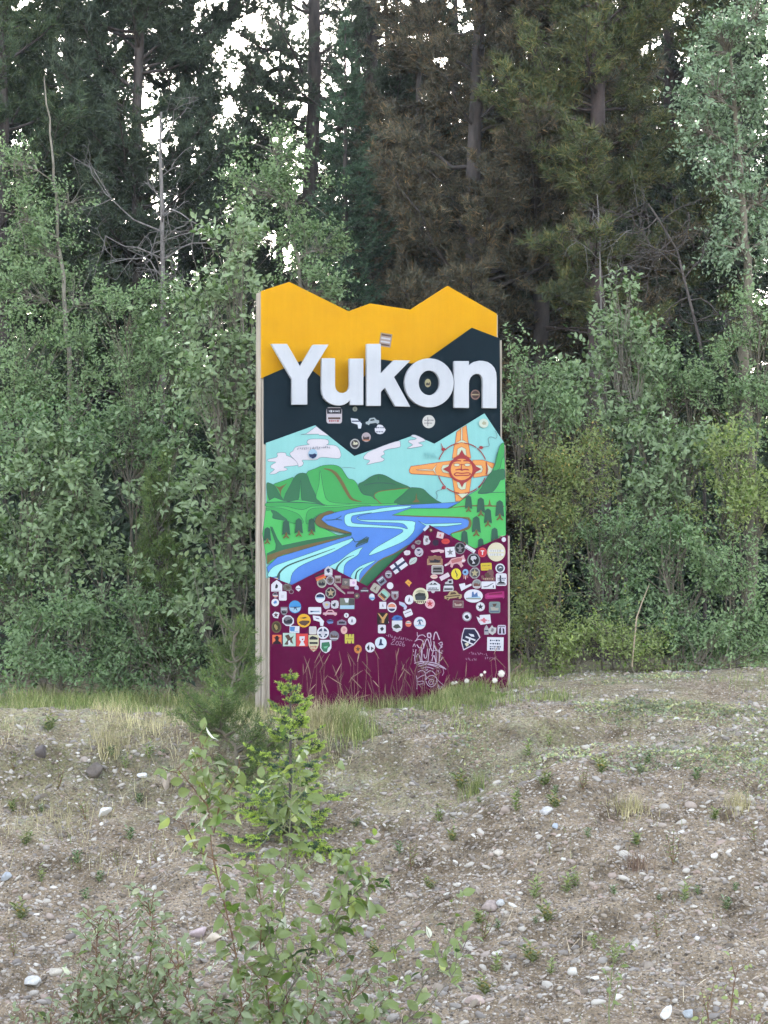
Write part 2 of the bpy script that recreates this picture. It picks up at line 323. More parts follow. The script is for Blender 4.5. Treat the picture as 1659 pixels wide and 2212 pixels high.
for part, (SV, SF, cuts) in ((small[rad[small] >= .0135], (I0V, I0F, 4)), (small[rad[small] < .0135], (OCV, OCF, 2))):
    n = len(part); r_ = rad[part]
    sv = np.stack([rock_shape(rng, SV, cuts) for _ in range(40)])[rng.integers(0, 40, n)]
    sv = sv * (r_[:, None, None] * np.stack([rng.uniform(.9, 1.5, n), rng.uniform(.7, 1.1, n), rng.uniform(.45, .8, n)], -1)[:, None, :])
    a = rng.uniform(0, 6.28, n); ca, sa = np.cos(a)[:, None], np.sin(a)[:, None]
    x2 = sv[..., 0] * ca - sv[..., 1] * sa; y2 = sv[..., 0] * sa + sv[..., 1] * ca; tl = rng.normal(0, .35, (n, 1)); z2 = sv[..., 2] + x2 * tl
    VV = np.stack([x2 + px_[part][:, None], y2 + py_[part][:, None], z2 + (pz_[part] - r_ * .06)[:, None]], -1)
    mb.add(VV.reshape(-1, 3), (SF[None] + (np.arange(n) * len(SV))[:, None, None]).reshape(-1, 3))
g_ = mb.build('gravel', M_GRAVEL, ground); tag(g_, 'loose grey and white pebbles strewn over the bank', kind='stuff')

# rocks that stand out
def rock(px, py, wpx, hpx, col, label, tilt=0, yaw=0, seed=1, lift=.25, depth=.8):
    rg = np.random.default_rng(seed); c = on_ground(px, py + hpx * .35); s = c[1] / FPX
    V = rock_shape(rg, I2V, 12) * np.array((wpx * s * .55, wpx * s * .5 * depth, hpx * s * .62))
    b = MB(); b.add(V, I2F)
    m, n, l = node_mat('rock_%d' % seed); p = n.new('ShaderNodeBsdfPrincipled'); p.inputs['Roughness'].default_value = .85
    t = noise(n, l, 18, 7, .7); r = ramp(n, [(.3, tuple(x * .6 for x in col)), (.55, col), (.75, tuple(min(.85, x * 1.25) for x in col))]); l.new(t.outputs['Fac'], r.inputs['Fac']); l.new(r.outputs[0], p.inputs['Base Color'])
    bp = n.new('ShaderNodeBump'); bp.inputs['Strength'].default_value = .6; bp.inputs['Distance'].default_value = .015; l.new(t.outputs['Fac'], bp.inputs['Height']); l.new(bp.outputs[0], p.inputs['Normal']); out(m, n, l, p.outputs[0])
    o = b.build('rock', m); o.location = (c[0], c[1], c[2] + hpx * s * lift); o.rotation_euler = (0, tilt, yaw)
    return tag(o, label, 'rock', 'larger rocks on the gravel bank')
rock(224, 1760, 38, 17, (.72, .69, .66), 'flat-topped white rock tilted on the slope over a dark hollow', -.45, .3, 31, .75)
rock(308, 1676, 27, 15, (.74, .73, .73), 'bright white oval rock lying under the grassy crest', .1, 0, 32)
rock(1060, 1956, 46, 24, (.34, .27, .24), 'large pinkish brown rock on the open gravel with a pale stone beside it', .15, .2, 33)
rock(1083, 1950, 22, 14, (.46, .45, .44), 'pale grey stone tucked against the pinkish brown rock', 0, .4, 34)
rock(1074, 1840, 28, 18, (.46, .40, .34), 'rounded tan rock with a dark hollow beside it on the slope', 0, 0, 35)
rock(1179, 1752, 34, 18, (.44, .42, .41), 'pale grey wedge-shaped rock lying alone in the gravel', -.15, .3, 36)
rock(1437, 2189, 20, 40, (.70, .67, .64), 'tall narrow white rock leaning in the gully', .5, .2, 37)
rock(1488, 2187, 30, 20, (.38, .40, .42), 'blue-grey rock in the gully beside the leaning white one', 0, .5, 38)
rock(425, 2018, 56, 20, (.42, .33, .33), 'long purplish flat slab lying among the poplar stems', -.25, .2, 39, .3, .6)
rock(460, 2026, 48, 26, (.50, .42, .33), 'yellowish tan slab resting beside the purplish slab', -.2, .4, 40, .3, .6)
rock(360, 1688, 22, 42, (.38, .31, .25), 'upright tan rock half hidden behind the young poplar leaves', .1, .2, 41)
rock(120, 2098, 28, 22, (.47, .42, .35), 'rounded tan stone at the head of a row of pale rocks', 0, 0, 42)
rock(66, 2120, 42, 22, (.50, .48, .45), 'pale long rock in the row of rocks low on the bank', -.2, .3, 43)
rock(205, 1661, 52, 34, (.13, .105, .09), 'dark brown clod of earth standing out from the crest', 0, .4, 44, .3)
rock(88, 1622, 44, 30, (.11, .09, .085), 'dark crumbling earth clod under the edge of the crest', 0, 1.4, 48, .3)
rock(11, 1894, 28, 22, (.38, .40, .43), 'smooth blue-grey cobble lying on the lower slope', 0, .6, 45)
rock(1027, 2160, 46, 20, (.42, .32, .28), 'low pinkish slab lying flat in fine gravel', -.2, .2, 46)
rock(1200, 1785, 18, 13, (.36, .40, .46), 'small bluish rock just below the pale grey wedge-shaped rock', 0, .2, 47)
# ------------------------------------------------------------------ the sign
TH = R(20.0); STEP = .086
SB = at(842, 1500, 22.0)
sign = empty('welcome_sign', tuple(SB), TH, 'tall layered Yukon welcome sign with painted mountain panels, white letters and stickers', 'sign')
AX = np.array((math.cos(TH), math.sin(TH), 0)); NR = np.array((math.sin(TH), -math.cos(TH), 0))
ZT = {'A': (960, 1060, 1100 / 1659), 'B': (960, 1640, 1100 / 1659), 'C': (1020, 2040, 520 / 1659), 'D': (1020, 2400, 520 / 1659), 'E': (1500, 2040, 520 / 1659),
      'G': (1500, 2400, 520 / 1659), 'H': (1480, 1640, 580 / 1659), 'I': (1040, 1640, 520 / 1659), 'F': (0, 0, 3024 / 1659)}
def P(z, x, y, k, lev=0.0):
    """a point of the traced drawing laid on the plane of panel k, in the sign's own coordinates (metres)"""
    ox, oy, s = ZT[z]; r = at((ox + x * s) * 1659 / 3024, (oy + y * s) * 1659 / 3024, 1.0)
    off = k * STEP + lev; q0 = SB + NR * off
    h = r * (q0 @ NR) / (r @ NR); d = h - SB
    return np.array((d @ AX, -off, d[2]))
def loop(z, pts, k, lev): return [P(z, x, y, k, lev) for x, y in pts]
def ccw(p):   # front faces look towards -y
    a = sum(p[i][0] * p[(i + 1) % len(p)][2] - p[(i + 1) % len(p)][0] * p[i][2] for i in range(len(p)))
    return p if a > 0 else p[::-1]
def slab(name, front, thick, m, parent, bevel=0):
    f = ccw(front); b = [q + np.array((0, thick, 0)) for q in f]; n = len(f)
    polys = [f, b[::-1]] + [[f[i], b[i], b[(i + 1) % n], f[(i + 1) % n]] for i in range(n)]
    V = [tuple(q) for q in f + b]
    F = [list(range(n)), list(range(n, 2 * n))[::-1]] + [[i, n + i, n + (i + 1) % n, (i + 1) % n] for i in range(n)]
    me = bpy.data.meshes.new(name); me.from_pydata(V, [], F); me.update(); me.materials.append(m)
    o = link(name, me, parent)
    if bevel:
        md = o.modifiers.new('bevel', 'BEVEL'); md.width = bevel; md.segments = 2; md.limit_method = 'ANGLE'
    return o
def ribbon(z, pts, w, k, lev, closed=False):
    """a brush line: quads along a traced path, w in traced pixels (number or list)"""
    n = len(pts); q = np.array(pts, float); ws = np.broadcast_to(np.asarray(w, float), (n,))
    if closed: T = np.roll(q, -1, 0) - np.roll(q, 1, 0)
    else: T = np.gradient(q, axis=0)
    T /= np.linalg.norm(T, axis=1)[:, None] + 1e-9; Nn = np.stack([-T[:, 1], T[:, 0]], -1)
    a = q + Nn * ws[:, None] / 2; b = q - Nn * ws[:, None] / 2; polys = []
    for i in range(n if closed else n - 1):
        j = (i + 1) % n
        polys.append(ccw(loop(z, [a[i], a[j], b[j], b[i]], k, lev)))
    return polys
def smooth_path(pts, n=4, closed=False):
    """Catmull-Rom through traced points"""
    p = [np.array(q, float) for q in pts]; o = []; m = len(p)
    for i in range(m if closed else m - 1):
        a = p[(i - 1) % m] if closed or i > 0 else p[0]; b = p[i]; c = p[(i + 1) % m]; d = p[(i + 2) % m] if closed or i + 2 < m else p[-1]
        for s in range(n):
            t = s / n
            o.append(.5 * ((2 * b) + (-a + c) * t + (2 * a - 5 * b + 4 * c - d) * t * t + (-a + 3 * b - 3 * c + d) * t ** 3))
    if not closed: o.append(p[-1])
    return o
def circ(cx, cy, rx, ry=None, n=28, rot=0, a0=0, a1=360):
    ry = ry or rx; c, s = math.cos(R(rot)), math.sin(R(rot)); o = []
    for i in range(n):
        t = R(a0 + (a1 - a0) * i / (n if a1 - a0 == 360 else n - 1)); x, y = rx * math.cos(t), ry * math.sin(t); o.append((cx + x * c - y * s, cy + x * s + y * c))
    return o

def panel_mat(name, a, b, rough, scale=2.2):
    m, n, l = node_mat(name); p = n.new('ShaderNodeBsdfPrincipled'); p.inputs['Roughness'].default_value = rough; p.inputs['Specular IOR Level'].default_value = .05
    t = noise(n, l, scale, 7, .62); r = ramp(n, [(.28, a), (.5, tuple((x + y) / 2 for x, y in zip(a, b))), (.74, b)]); l.new(t.outputs['Fac'], r.inputs['Fac'])
    tc = n.new('ShaderNodeTexCoord'); mp = n.new('ShaderNodeMapping'); mp.inputs['Scale'].default_value = (1, 1, .07); l.new(tc.outputs['Object'], mp.inputs['Vector']); ts = noise(n, l, 22, 5, .7, mp.outputs[0])   # rain streaks
    ms = n.new('ShaderNodeMapRange'); ms.inputs['From Min'].default_value = .3; ms.inputs['From Max'].default_value = .75; ms.inputs['To Min'].default_value = 1.02; ms.inputs['To Max'].default_value = .93; l.new(ts.outputs['Fac'], ms.inputs['Value'])
    vm = n.new('ShaderNodeVectorMath'); vm.operation = 'SCALE'; l.new(r.outputs[0], vm.inputs[0]); l.new(ms.outputs[0], vm.inputs['Scale']); l.new(vm.outputs[0], p.inputs['Base Color'])
    t2 = noise(n, l, 90, 3); mr = n.new('ShaderNodeMapRange'); mr.inputs['To Min'].default_value = rough - .1; mr.inputs['To Max'].default_value = rough + .2; l.new(t.outputs['Fac'], mr.inputs['Value']); l.new(mr.outputs[0], p.inputs['Roughness'])
    bp = n.new('ShaderNodeBump'); bp.inputs['Strength'].default_value = .1; bp.inputs['Distance'].default_value = .003; l.new(t2.outputs['Fac'], bp.inputs['Height']); l.new(bp.outputs[0], p.inputs['Normal'])
    out(m, n, l, p.outputs[0])
    return m
M_YEL = panel_mat('yellow_paint', (.47, .225, .004), (.53, .265, .006), .45)
M_DRK = panel_mat('dark_green_paint', (.0025, .009, .014), (.006, .015, .021), .45)
M_SKYP = panel_mat('mural_sky_paint', (.165, .36, .345), (.20, .41, .395), .5)
M_MAR = panel_mat('maroon_paint', (.066, .0010, .024), (.088, .0016, .033), .5, 3)
M_WHT = panel_mat('white_letter_paint', (.36, .365, .39), (.43, .435, .46), .55)
wood = bark_mat('weathered_timber', (.19, .15, .11), (.44, .385, .32), 26, .06)

def below(z, pts, k, drop):      # extend a traced outline downwards behind the next panel
    f = loop(z, pts, k, 0); return f + [f[-1] - np.array((0, 0, drop)), f[0] - np.array((0, 0, drop))]
yel = slab('yellow_panel', loop('A', [(103, 130), (270, 75), (622, 250), (750, 203), (990, 240), (1210, 98), (1503, 265), (1503, 620), (1100, 760), (600, 880), (145, 800), (145, 655), (104, 646)], 0, 0), .018, M_YEL, sign, .002)
drk = slab('dark_green_panel', loop('A', [(119, 641), (340, 545), (600, 757), (815, 535), (1000, 560), (1105, 525), (1355, 347), (1520, 410), (1526, 1080), (1133, 1160), (660, 1230), (160, 1170), (160, 1045), (120, 1036)], 1, 0), .018, M_DRK, sign, .002)
mur = slab('mural_panel', loop('B', [(133, 157), (425, 52), (657, 235), (1015, 110), (1133, 162), (1430, -18), (1547, 157), (1559, 830), (1105, 860), (735, 1130), (185, 1110), (185, 985), (134, 958)], 2, 0), .018, M_SKYP, sign, .002)
mr_f = loop('B', [(157, 950), (287, 1000), (505, 890), (735, 1008), (1105, 645), (1375, 785), (1568, 700)], 3, 0)
base_w = -.30
mar = slab('maroon_panel', mr_f + [np.array((mr_f[-1][0] + .0, mr_f[-1][1], base_w)), np.array((mr_f[0][0], mr_f[0][1], base_w))], .018, M_MAR, sign, .002)
for o, t in ((yel, 'yellow mountain-shaped top panel'), (drk, 'dark green mountain-shaped panel behind the white letters'), (mur, 'mural panel with river, hills and sun'), (mar, 'maroon bottom panel covered in stickers')): o['label'] = t
def box(name, x0, x1, y0, y1, z0, z1, m, parent, bevel=.003):
    V = [(x0, y0, z0), (x1, y0, z0), (x1, y1, z0), (x0, y1, z0), (x0, y0, z1), (x1, y0, z1), (x1, y1, z1), (x0, y1, z1)]
    F = [(0, 3, 2, 1), (4, 5, 6, 7), (0, 1, 5, 4), (1, 2, 6, 5), (2, 3, 7, 6), (3, 0, 4, 7)]
    me = bpy.data.meshes.new(name); me.from_pydata(V, [], F); me.update(); me.materials.append(m); o = link(name, me, parent)
    md = o.modifiers.new('bevel', 'BEVEL'); md.width = bevel; md.segments = 1
    return o
xl = P('A', 103, 300, 0)[0]; xr = P('A', 1503, 300, 0)[0]
tops_l = [P('A', 103, 130, 0)[2] + .0, P('A', 120, 648, 1)[2], P('B', 133, 165, 2)[2], P('B', 157, 955, 3)[2]]
tops_r = [P('A', 1510, 268, 0)[2], P('A', 1525, 418, 1)[2], P('B', 1550, 165, 2)[2], P('B', 1575, 705, 3)[2]]
for k in range(4):
    off = k * STEP; y0 = -off + .0185; y1 = y0 + (.150 if k == 0 else .064)
    edge_l = P('B', [103, 120, 133, 157][k], 300, k)[0]; edge_r = P('B', [1503, 1522, 1549, 1568][k], 300, k)[0]
    jl = [0, .008, -.004, .006][k]
    box('post', edge_l - .004 + jl, edge_l + .085, y0, y1, -.45, tops_l[k] - .004, wood, sign)
    box('post', edge_r - .065, edge_r + .022 + jl, y0, y1, -.45, tops_r[k] - .004, wood, sign)
    if k == 0:
        box('cross_beam', edge_l + .09, edge_r - .07, y0 + .002, y0 + .06, .5, .64, wood, sign); box('cross_beam', edge_l + .09, edge_r - .07, y0 + .002, y0 + .06, 2.2, 2.34, wood, sign)
# letters
LZ = .062
LET = {'Y': [(163, 443), (258, 443), (335, 577), (412, 447), (505, 447), (378, 655), (378, 805), (287, 805), (287, 655)],
 'u': [(463, 528), (543, 528), (543, 690)] + [(546, 708), (556, 724), (570, 733), (586, 735), (602, 732), (616, 722), (625, 706)] + [(628, 688), (627, 530), (711, 530), (711, 807), (632, 807), (631, 779), (617, 793), (598, 804), (574, 810), (547, 809), (519, 801), (494, 786), (476, 765), (466, 740), (462, 712)],
 'k': [(730, 443), (815, 443), (815, 619), (893, 540), (990, 542), (893, 640), (990, 817), (900, 815), (838, 705), (815, 728), (815, 812), (730, 812)],
 'n': [(1250, 545), (1338, 545), (1338, 573), (1352, 560), (1372, 549), (1398, 543), (1424, 544), (1450, 551), (1473, 566), (1490, 587), (1500, 614), (1503, 648), (1503, 826), (1420, 825), (1420, 668), (1417, 646), (1408, 630), (1394, 622), (1378, 622), (1362, 629), (1348, 643), (1340, 662), (1338, 680), (1338, 825), (1250, 823)]}
for ch, pts in LET.items():
    o = slab('letter', loop('A', pts, 1, LZ), .042, M_WHT, sign, .005); o['label'] = 'white block letter ' + ch
oo = ccw(loop('A', circ(1102, 675, 146, 146, 56), 1, LZ)); oi = ccw(loop('A', circ(1102, 675, 62, 73, 56), 1, LZ)); n = 56
V = [tuple(q) for q in oo + oi] + [(q[0], q[1] + .042, q[2]) for q in oo + oi]; F = []
for i in range(n):
    j = (i + 1) % n
    F += [(i, j, n + j, n + i), (2 * n + j, 2 * n + i, 3 * n + i, 3 * n + j), (j, i, 2 * n + i, 2 * n + j), (n + i, n + j, 3 * n + j, 3 * n + i)]
me = bpy.data.meshes.new('letter'); me.from_pydata(V, [], F); me.update(); me.materials.append(M_WHT); o = link('letter', me, sign); o['label'] = 'white block letter o'
md = o.modifiers.new('bevel', 'BEVEL'); md.width = .005; md.segments = 2; md.limit_method = 'ANGLE'

# ---- mural, painted shapes on the third panel
LV = [0.0008]
def nlev():
    LV[0] += .00022
    return LV[0]
K = dict(lg=(88, 196, 104), mg=(72, 172, 92), dg=(58, 118, 82), br=(122, 104, 66), line=(62, 92, 88), blue=(92, 142, 226), pale=(166, 236, 232), cloud=(226, 218, 226), cl=(120, 130, 140), org=(246, 166, 92), red=(172, 62, 66), cream=(214, 226, 196), tree=(54, 98, 78))
K = {k: flat(*v) for k, v in K.items()}
def shape(name, z, pts, col, line='line', lw=None, sm=3, closed=True):
    q = smooth_path(pts, sm, True) if sm > 1 else pts
    f = [(K[col], [ccw(loop(z, q, 2, nlev()))])]
    if line: f.append((K[line], ribbon(z, q, lw or (5 if z in 'ICH' else 2.6), 2, nlev(), True)))
    return polymesh(name, f, mur)
def brush(name, z, pts, col, w, sm=4):
    q = smooth_path(pts, sm)
    if not np.isscalar(w): w = np.interp(np.linspace(0, 1, len(q)), np.linspace(0, 1, len(w)), w)
    return polymesh(name, [(K[col], ribbon(z, q, w, 2, nlev()))], mur)
shape('painted_cloud', 'I', [(45, 540), (150, 515), (168, 490), (162, 463), (215, 452), (272, 460), (278, 488), (335, 510), (400, 560), (428, 610), (250, 632), (290, 655), (270, 680), (190, 690), (140, 720), (68, 720), (130, 665), (85, 645), (90, 610), (150, 572), (60, 565)], 'cloud', 'cl')
shape('painted_cloud', 'I', [(325, 460), (365, 430), (385, 392), (440, 370), (565, 352), (540, 335), (547, 300), (600, 282), (770, 285), (810, 310), (805, 345), (785, 357), (880, 362), (935, 395), (965, 470), (955, 515), (910, 527), (720, 512), (650, 545), (482, 548), (495, 580), (480, 615), (430, 632), (425, 600), (395, 555), (340, 500)], 'cloud', 'cl')
shape('painted_cloud', 'I', [(460, 225), (530, 215), (600, 165), (655, 122), (700, 160), (812, 240), (690, 235), (690, 220)], 'cloud', 'cl', None, 1)
shape('painted_cloud', 'I', [(1250, 510), (1280, 470), (1330, 436), (1520, 358), (1690, 306), (1712, 345), (1700, 385), (1560, 410), (1500, 438), (1515, 470), (1465, 505), (1510, 535), (1480, 565), (1400, 580), (1285, 605), (1330, 555), (1260, 535)], 'cloud', 'cl')
shape('painted_cloud', 'H', [(395, 222), (440, 206), (560, 268), (480, 295), (520, 315), (515, 335), (350, 360), (415, 320), (370, 290), (375, 268), (430, 260), (455, 245)], 'cloud', 'cl')
brush('painted_line', 'I', [(975, 645), (1060, 640), (1145, 652)], 'cl', 5)
# sun with four arms
def sun_painting():
    f = []
    arms = [[(893, 305), (910, 175), (970, 128), (1018, 98), (1040, 290), (1072, 470), (860, 470), (885, 305)], [(375, 605), (395, 562), (650, 525), (860, 495), (850, 690), (680, 660), (400, 645), (380, 628)],
            [(1090, 490), (1200, 490), (1335, 530), (1320, 610), (1270, 660), (1100, 690)], [(862, 700), (1075, 700), (1052, 860), (960, 950), (900, 957), (890, 870)]]
    for a in arms:
        f.append((K['org'], [ccw(loop('H', a, 2, nlev()))])); f.append((K['red'], ribbon('H', a, 6, 2, nlev(), True)))
    slots = [[(912, 440), (918, 365), (965, 340), (1012, 365), (1022, 440), (970, 415)], [(735, 590), (752, 548), (825, 540), (825, 642), (755, 630)], [(1118, 548), (1190, 550), (1206, 590), (1190, 630), (1118, 642)], [(912, 738), (1022, 738), (1010, 818), (960, 826), (925, 800)],
             [(893, 304), (960, 262), (975, 262), (1042, 302), (965, 292)], [(960, 130), (974, 122), (976, 270), (958, 270)], [(455, 598), (560, 592), (660, 600), (655, 612), (470, 606)], [(690, 530), (640, 598), (680, 660), (664, 598)], [(1250, 530), (1300, 580), (1330, 585), (1290, 640), (1250, 660), (1265, 595)], [(895, 872), (1048, 862), (1000, 905), (970, 920), (925, 880)]]
    for a in slots:
        f.append((K['cream'], [ccw(loop('H', a, 2, nlev()))])); f.append((K['red'], ribbon('H', a, 4.5, 2, nlev(), True)))
    rl = nlev()
    for a0, a1 in ((-85, -55), (-52, -20), (-14, 14), (22, 50), (54, 84), (97, 128), (132, 162), (200, 222), (226, 262)):
        f.append((K['red'], ribbon('H', circ(972, 582, 278, 284, 12, 0, a0, a1), 11, 2, rl)))
    for x, y, dx, dy in ((760, 370, -28, -70), (1185, 350, 40, -8), (1180, 795, 20, 30), (765, 800, -40, 28)):
        f.append((K['red'], [ccw(loop('H', circ(x, y, 24, 20, 8), 2, rl + .0001))])); f.append((K['red'], ribbon('H', [(x, y), (x + dx, y + dy)], [14, 5], 2, rl + .0002)))
    l2 = nlev()
    f.append((K['cl'], ribbon('H', smooth_path([(1210, 342), (1275, 330), (1265, 250), (1300, 230), (1350, 245), (1365, 210), (1340, 160)]), 6, 2, l2)))
    f.append((K['cl'], ribbon('H', smooth_path([(745, 822), (680, 845), (690, 890), (685, 930)]), 6, 2, l2)))
    spikes = [[(968, 372), (1000, 435), (1070, 470), (870, 470), (935, 435)], [(752, 592), (815, 560), (840, 520), (840, 660), (815, 625)], [(1190, 592), (1130, 560), (1100, 520), (1100, 660), (1130, 625)], [(970, 800), (945, 750), (900, 720), (1045, 720), (995, 750)]]
    for a in spikes: f.append((K['red'], [ccw(loop('H', a, 2, nlev()))]))
    f.append((K['red'], [ccw(loop('H', circ(966, 594, 150, 146, 40), 2, nlev()))])); f.append((K['org'], [ccw(loop('H', circ(966, 596, 122, 120, 40), 2, nlev()))]))
    lf = nlev()
    for a, w in (([(862, 520), (900, 500), (960, 500)], [10, 18, 12]), ([(985, 500), (1040, 498), (1080, 518)], [12, 18, 10]), ([(965, 535), (962, 585), (970, 605)], [8, 14, 26]), ([(895, 602), (945, 595), (970, 606), (1000, 595), (1050, 602)], [12, 16, 12, 16, 12]), ([(880, 650), (910, 634), (970, 640), (1040, 634), (1065, 648), (1035, 664), (970, 662), (905, 666), (880, 650)], 13), ([(868, 530), (965, 540), (1070, 530)], 7)):
        q = smooth_path(a, 4); ww = w if np.isscalar(w) else np.interp(np.linspace(0, 1, len(q)), np.linspace(0, 1, len(w)), w)
        f.append((K['red'], ribbon('H', q, ww, 2, lf)))
    for cx in (912, 1030): f.append((K['cream'], [ccw(loop('H', circ(cx, 545, 34, 16, 14), 2, lf + .0002))])); f.append((K['red'], ribbon('H', circ(cx, 545, 34, 16, 14), 5, 2, lf + .0004, True)))
    polymesh('painted_sun', f, mur)
sun_painting()
# hills
shape('painted_slope', 'I', [(34, 838), (130, 872), (185, 960), (245, 1040), (330, 862), (385, 760), (440, 718), (530, 720), (620, 930), (700, 1078), (790, 1125), (400, 1120), (34, 1110)], 'lg', None, None, 1)
shape('painted_hill', 'I', [(120, 850), (200, 820), (300, 785), (372, 768), (330, 900), (240, 1060), (185, 960), (140, 880)], 'mg')
shape('painted_hill', 'I', [(34, 835), (80, 840), (130, 870), (185, 960), (240, 1065), (100, 1062), (60, 1040), (34, 930)], 'dg')
shape('painted_ridge', 'I', [(140, 870), (185, 885), (250, 860), (290, 838), (240, 890), (213, 940), (210, 1010), (190, 930)], 'br', None)
shape('painted_hill', 'I', [(530, 715), (640, 655), (740, 615), (870, 608), (960, 640), (1010, 710), (1060, 780), (1120, 795), (1170, 850), (1200, 920), (1250, 980), (1340, 1000), (1400, 1045), (1500, 1105), (1000, 1130), (800, 1125), (700, 1085), (600, 890)], 'mg')
shape('painted_hill', 'I', [(1185, 850), (1250, 815), (1340, 755), (1430, 725), (1520, 740), (1659, 815), (1840, 895), (1700, 915), (1480, 935), (1400, 965), (1380, 1005), (1420, 1050), (1340, 1000), (1250, 975), (1210, 925)], 'dg')
shape('painted_hill', 'I', [(1385, 1005), (1400, 965), (1480, 935), (1650, 915), (1830, 900), (1900, 960), (1700, 1085), (1500, 1105), (1420, 1050)], 'mg', 'br', 11)
shape('painted_hill', 'H', [(205, 980), (300, 880), (380, 808), (430, 800), (530, 815), (600, 880), (690, 948), (730, 975), (500, 990)], 'dg')
shape('painted_meadow', 'I', [(34, 1070), (250, 1060), (400, 1050), (470, 1050), (640, 1080), (800, 1115), (1100, 1098), (1500, 1098), (1660, 1090), (1650, 1120), (1300, 1160), (1000, 1190), (760, 1215), (650, 1260), (640, 1330), (900, 1480), (1100, 1540), (700, 1640), (34, 1850)], 'lg', 'line', None, 2)
shape('painted_hill', 'I', [(240, 1055), (330, 860), (385, 757), (440, 715), (530, 717), (570, 820), (620, 930), (700, 1075), (790, 1120), (640, 1080), (500, 1055), (468, 1030), (457, 800), (440, 1010), (400, 1050)], 'dg', 'line', None, 2)
shape('painted_slope', 'I', [(650, 1005), (690, 850), (703, 672), (730, 830), (760, 980), (800, 1055), (900, 1085), (1100, 1098), (800, 1118), (690, 1060)], 'lg')
brush('painted_ridge', 'I', [(750, 655), (830, 672), (900, 720), (970, 820), (1030, 930), (1090, 1025), (1160, 1058), (1225, 1068)], 'br', [6, 26, 40, 42, 40, 34, 18, 4])
for a in ([(1255, 862), (1400, 835), (1560, 838), (1650, 855)], [(1430, 800), (1440, 752)], [(34, 1078), (300, 1072), (640, 1092), (760, 1122)]): brush('painted_line', 'I', a, 'line', 9)
shape('painted_ridge', 'H', [(455, 855), (465, 930), (500, 965), (410, 968), (445, 930)], 'br', None, None, 1)
shape('painted_slope', 'I', [(34, 1085), (240, 1078), (600, 1090), (760, 1122), (600, 1128), (500, 1168), (400, 1160), (250, 1125), (34, 1132)], 'mg')
shape('painted_slope', 'I', [(34, 1150), (200, 1150), (400, 1210), (470, 1270), (490, 1340), (380, 1345), (250, 1290), (120, 1180), (34, 1180)], 'mg')
shape('painted_slope', 'I', [(560, 1180), (640, 1150), (900, 1140), (1300, 1110), (1300, 1150), (1000, 1190), (760, 1210), (640, 1250), (600, 1330), (530, 1345), (530, 1240)], 'mg')
shape('painted_slope', 'I', [(88, 1180), (150, 1192), (230, 1250), (290, 1305), (150, 1288), (105, 1270), (112, 1225)], 'dg')
shape('painted_bank', 'C', [(100, 445), (205, 395), (214, 330), (140, 105), (166, 112), (230, 260), (290, 345), (600, 280), (1165, 190), (1170, 215), (700, 312), (300, 402), (100, 475)], 'dg', 'line', None, 1)
shape('painted_bank', 'C', [(100, 470), (300, 400), (700, 310), (1170, 212), (1170, 235), (700, 360), (300, 460), (160, 530), (100, 580)], 'br', None, None, 1)
shape('painted_bank', 'B', [(520, 560), (455, 580), (425, 610), (430, 640), (480, 665), (640, 695), (560, 600)], 'br')
shape('painted_meadow', 'B', [(1547, 165), (1520, 178), (1503, 225), (1490, 285), (1465, 340), (1440, 375), (1390, 435), (1330, 470), (1290, 500), (1225, 545), (990, 545), (880, 585), (1330, 600), (1350, 620), (1335, 665), (1230, 697), (1300, 860), (1557, 830), (1555, 500)], 'lg', 'line', None, 1)
shape('painted_hill', 'H', [(1444, 595), (1380, 602), (1315, 612), (1250, 690), (1190, 800), (1150, 866), (1300, 856), (1370, 780), (1400, 720), (1446, 700)], 'dg')
shape('painted_slope', 'H', [(1444, 300), (1400, 325), (1375, 400), (1355, 510), (1320, 605), (1380, 598), (1405, 560), (1420, 480), (1444, 440)], 'mg')
brush('painted_line', 'H', [(1150, 866), (1300, 856), (1446, 852)], 'line', 7)
brush('painted_bank', 'H', [(830, 1030), (1000, 1010), (1150, 1005), (1446, 1012)], 'br', [4, 14, 16, 14])
shape('painted_ridge', 'H', [(1280, 925), (1295, 990), (1320, 1010), (1240, 1012), (1268, 990)], 'br', None, None, 1)
shape('painted_river', 'B', [(1285, 508), (1000, 523), (700, 535), (560, 565), (478, 590), (460, 612), (500, 645), (640, 690), (640, 705), (400, 775), (200, 835), (136, 895), (190, 1080), (735, 1110), (1105, 840), (1230, 697), (1335, 660), (1338, 615), (1290, 602), (1000, 592), (880, 585), (990, 545), (1210, 545)], 'blue', 'line', None, 1)
brush('painted_bank', 'B', [(1230, 695), (1325, 665), (1343, 640), (1338, 612), (1300, 600), (1000, 592), (880, 586)], 'br', [4, 16, 18, 14, 8, 6, 2])
def ripple(z, pts, inner, iw, nm='painted_ripple'):
    shape(nm, z, pts, 'pale'); 
    if inner: brush(nm, z, inner, 'line', iw)
ripple('B', [(597, 612), (603, 586), (640, 572), (750, 557), (850, 540), (990, 530), (965, 545), (850, 562), (720, 580), (680, 595), (690, 612), (800, 615), (1000, 620), (1015, 650), (1005, 690), (950, 740), (850, 785), (745, 825), (775, 785), (860, 735), (930, 695), (945, 680), (925, 668), (800, 660), (640, 655), (605, 640)], None, 0)
shape('painted_ripple', 'B', [(640, 600), (655, 587), (760, 571), (682, 592), (676, 612), (740, 626), (920, 632), (960, 648), (972, 668), (945, 660), (900, 652), (750, 642), (655, 634), (638, 618)], 'blue')
ripple('C', [(108, 715), (170, 620), (300, 560), (700, 420), (1165, 255), (1140, 310), (1070, 350), (900, 440), (560, 580), (420, 690), (380, 830), (270, 800), (262, 710), (240, 725), (150, 745)], [(235, 760), (250, 700), (300, 640), (400, 580), (700, 470), (955, 378)], [40, 26, 22, 18, 14, 5])
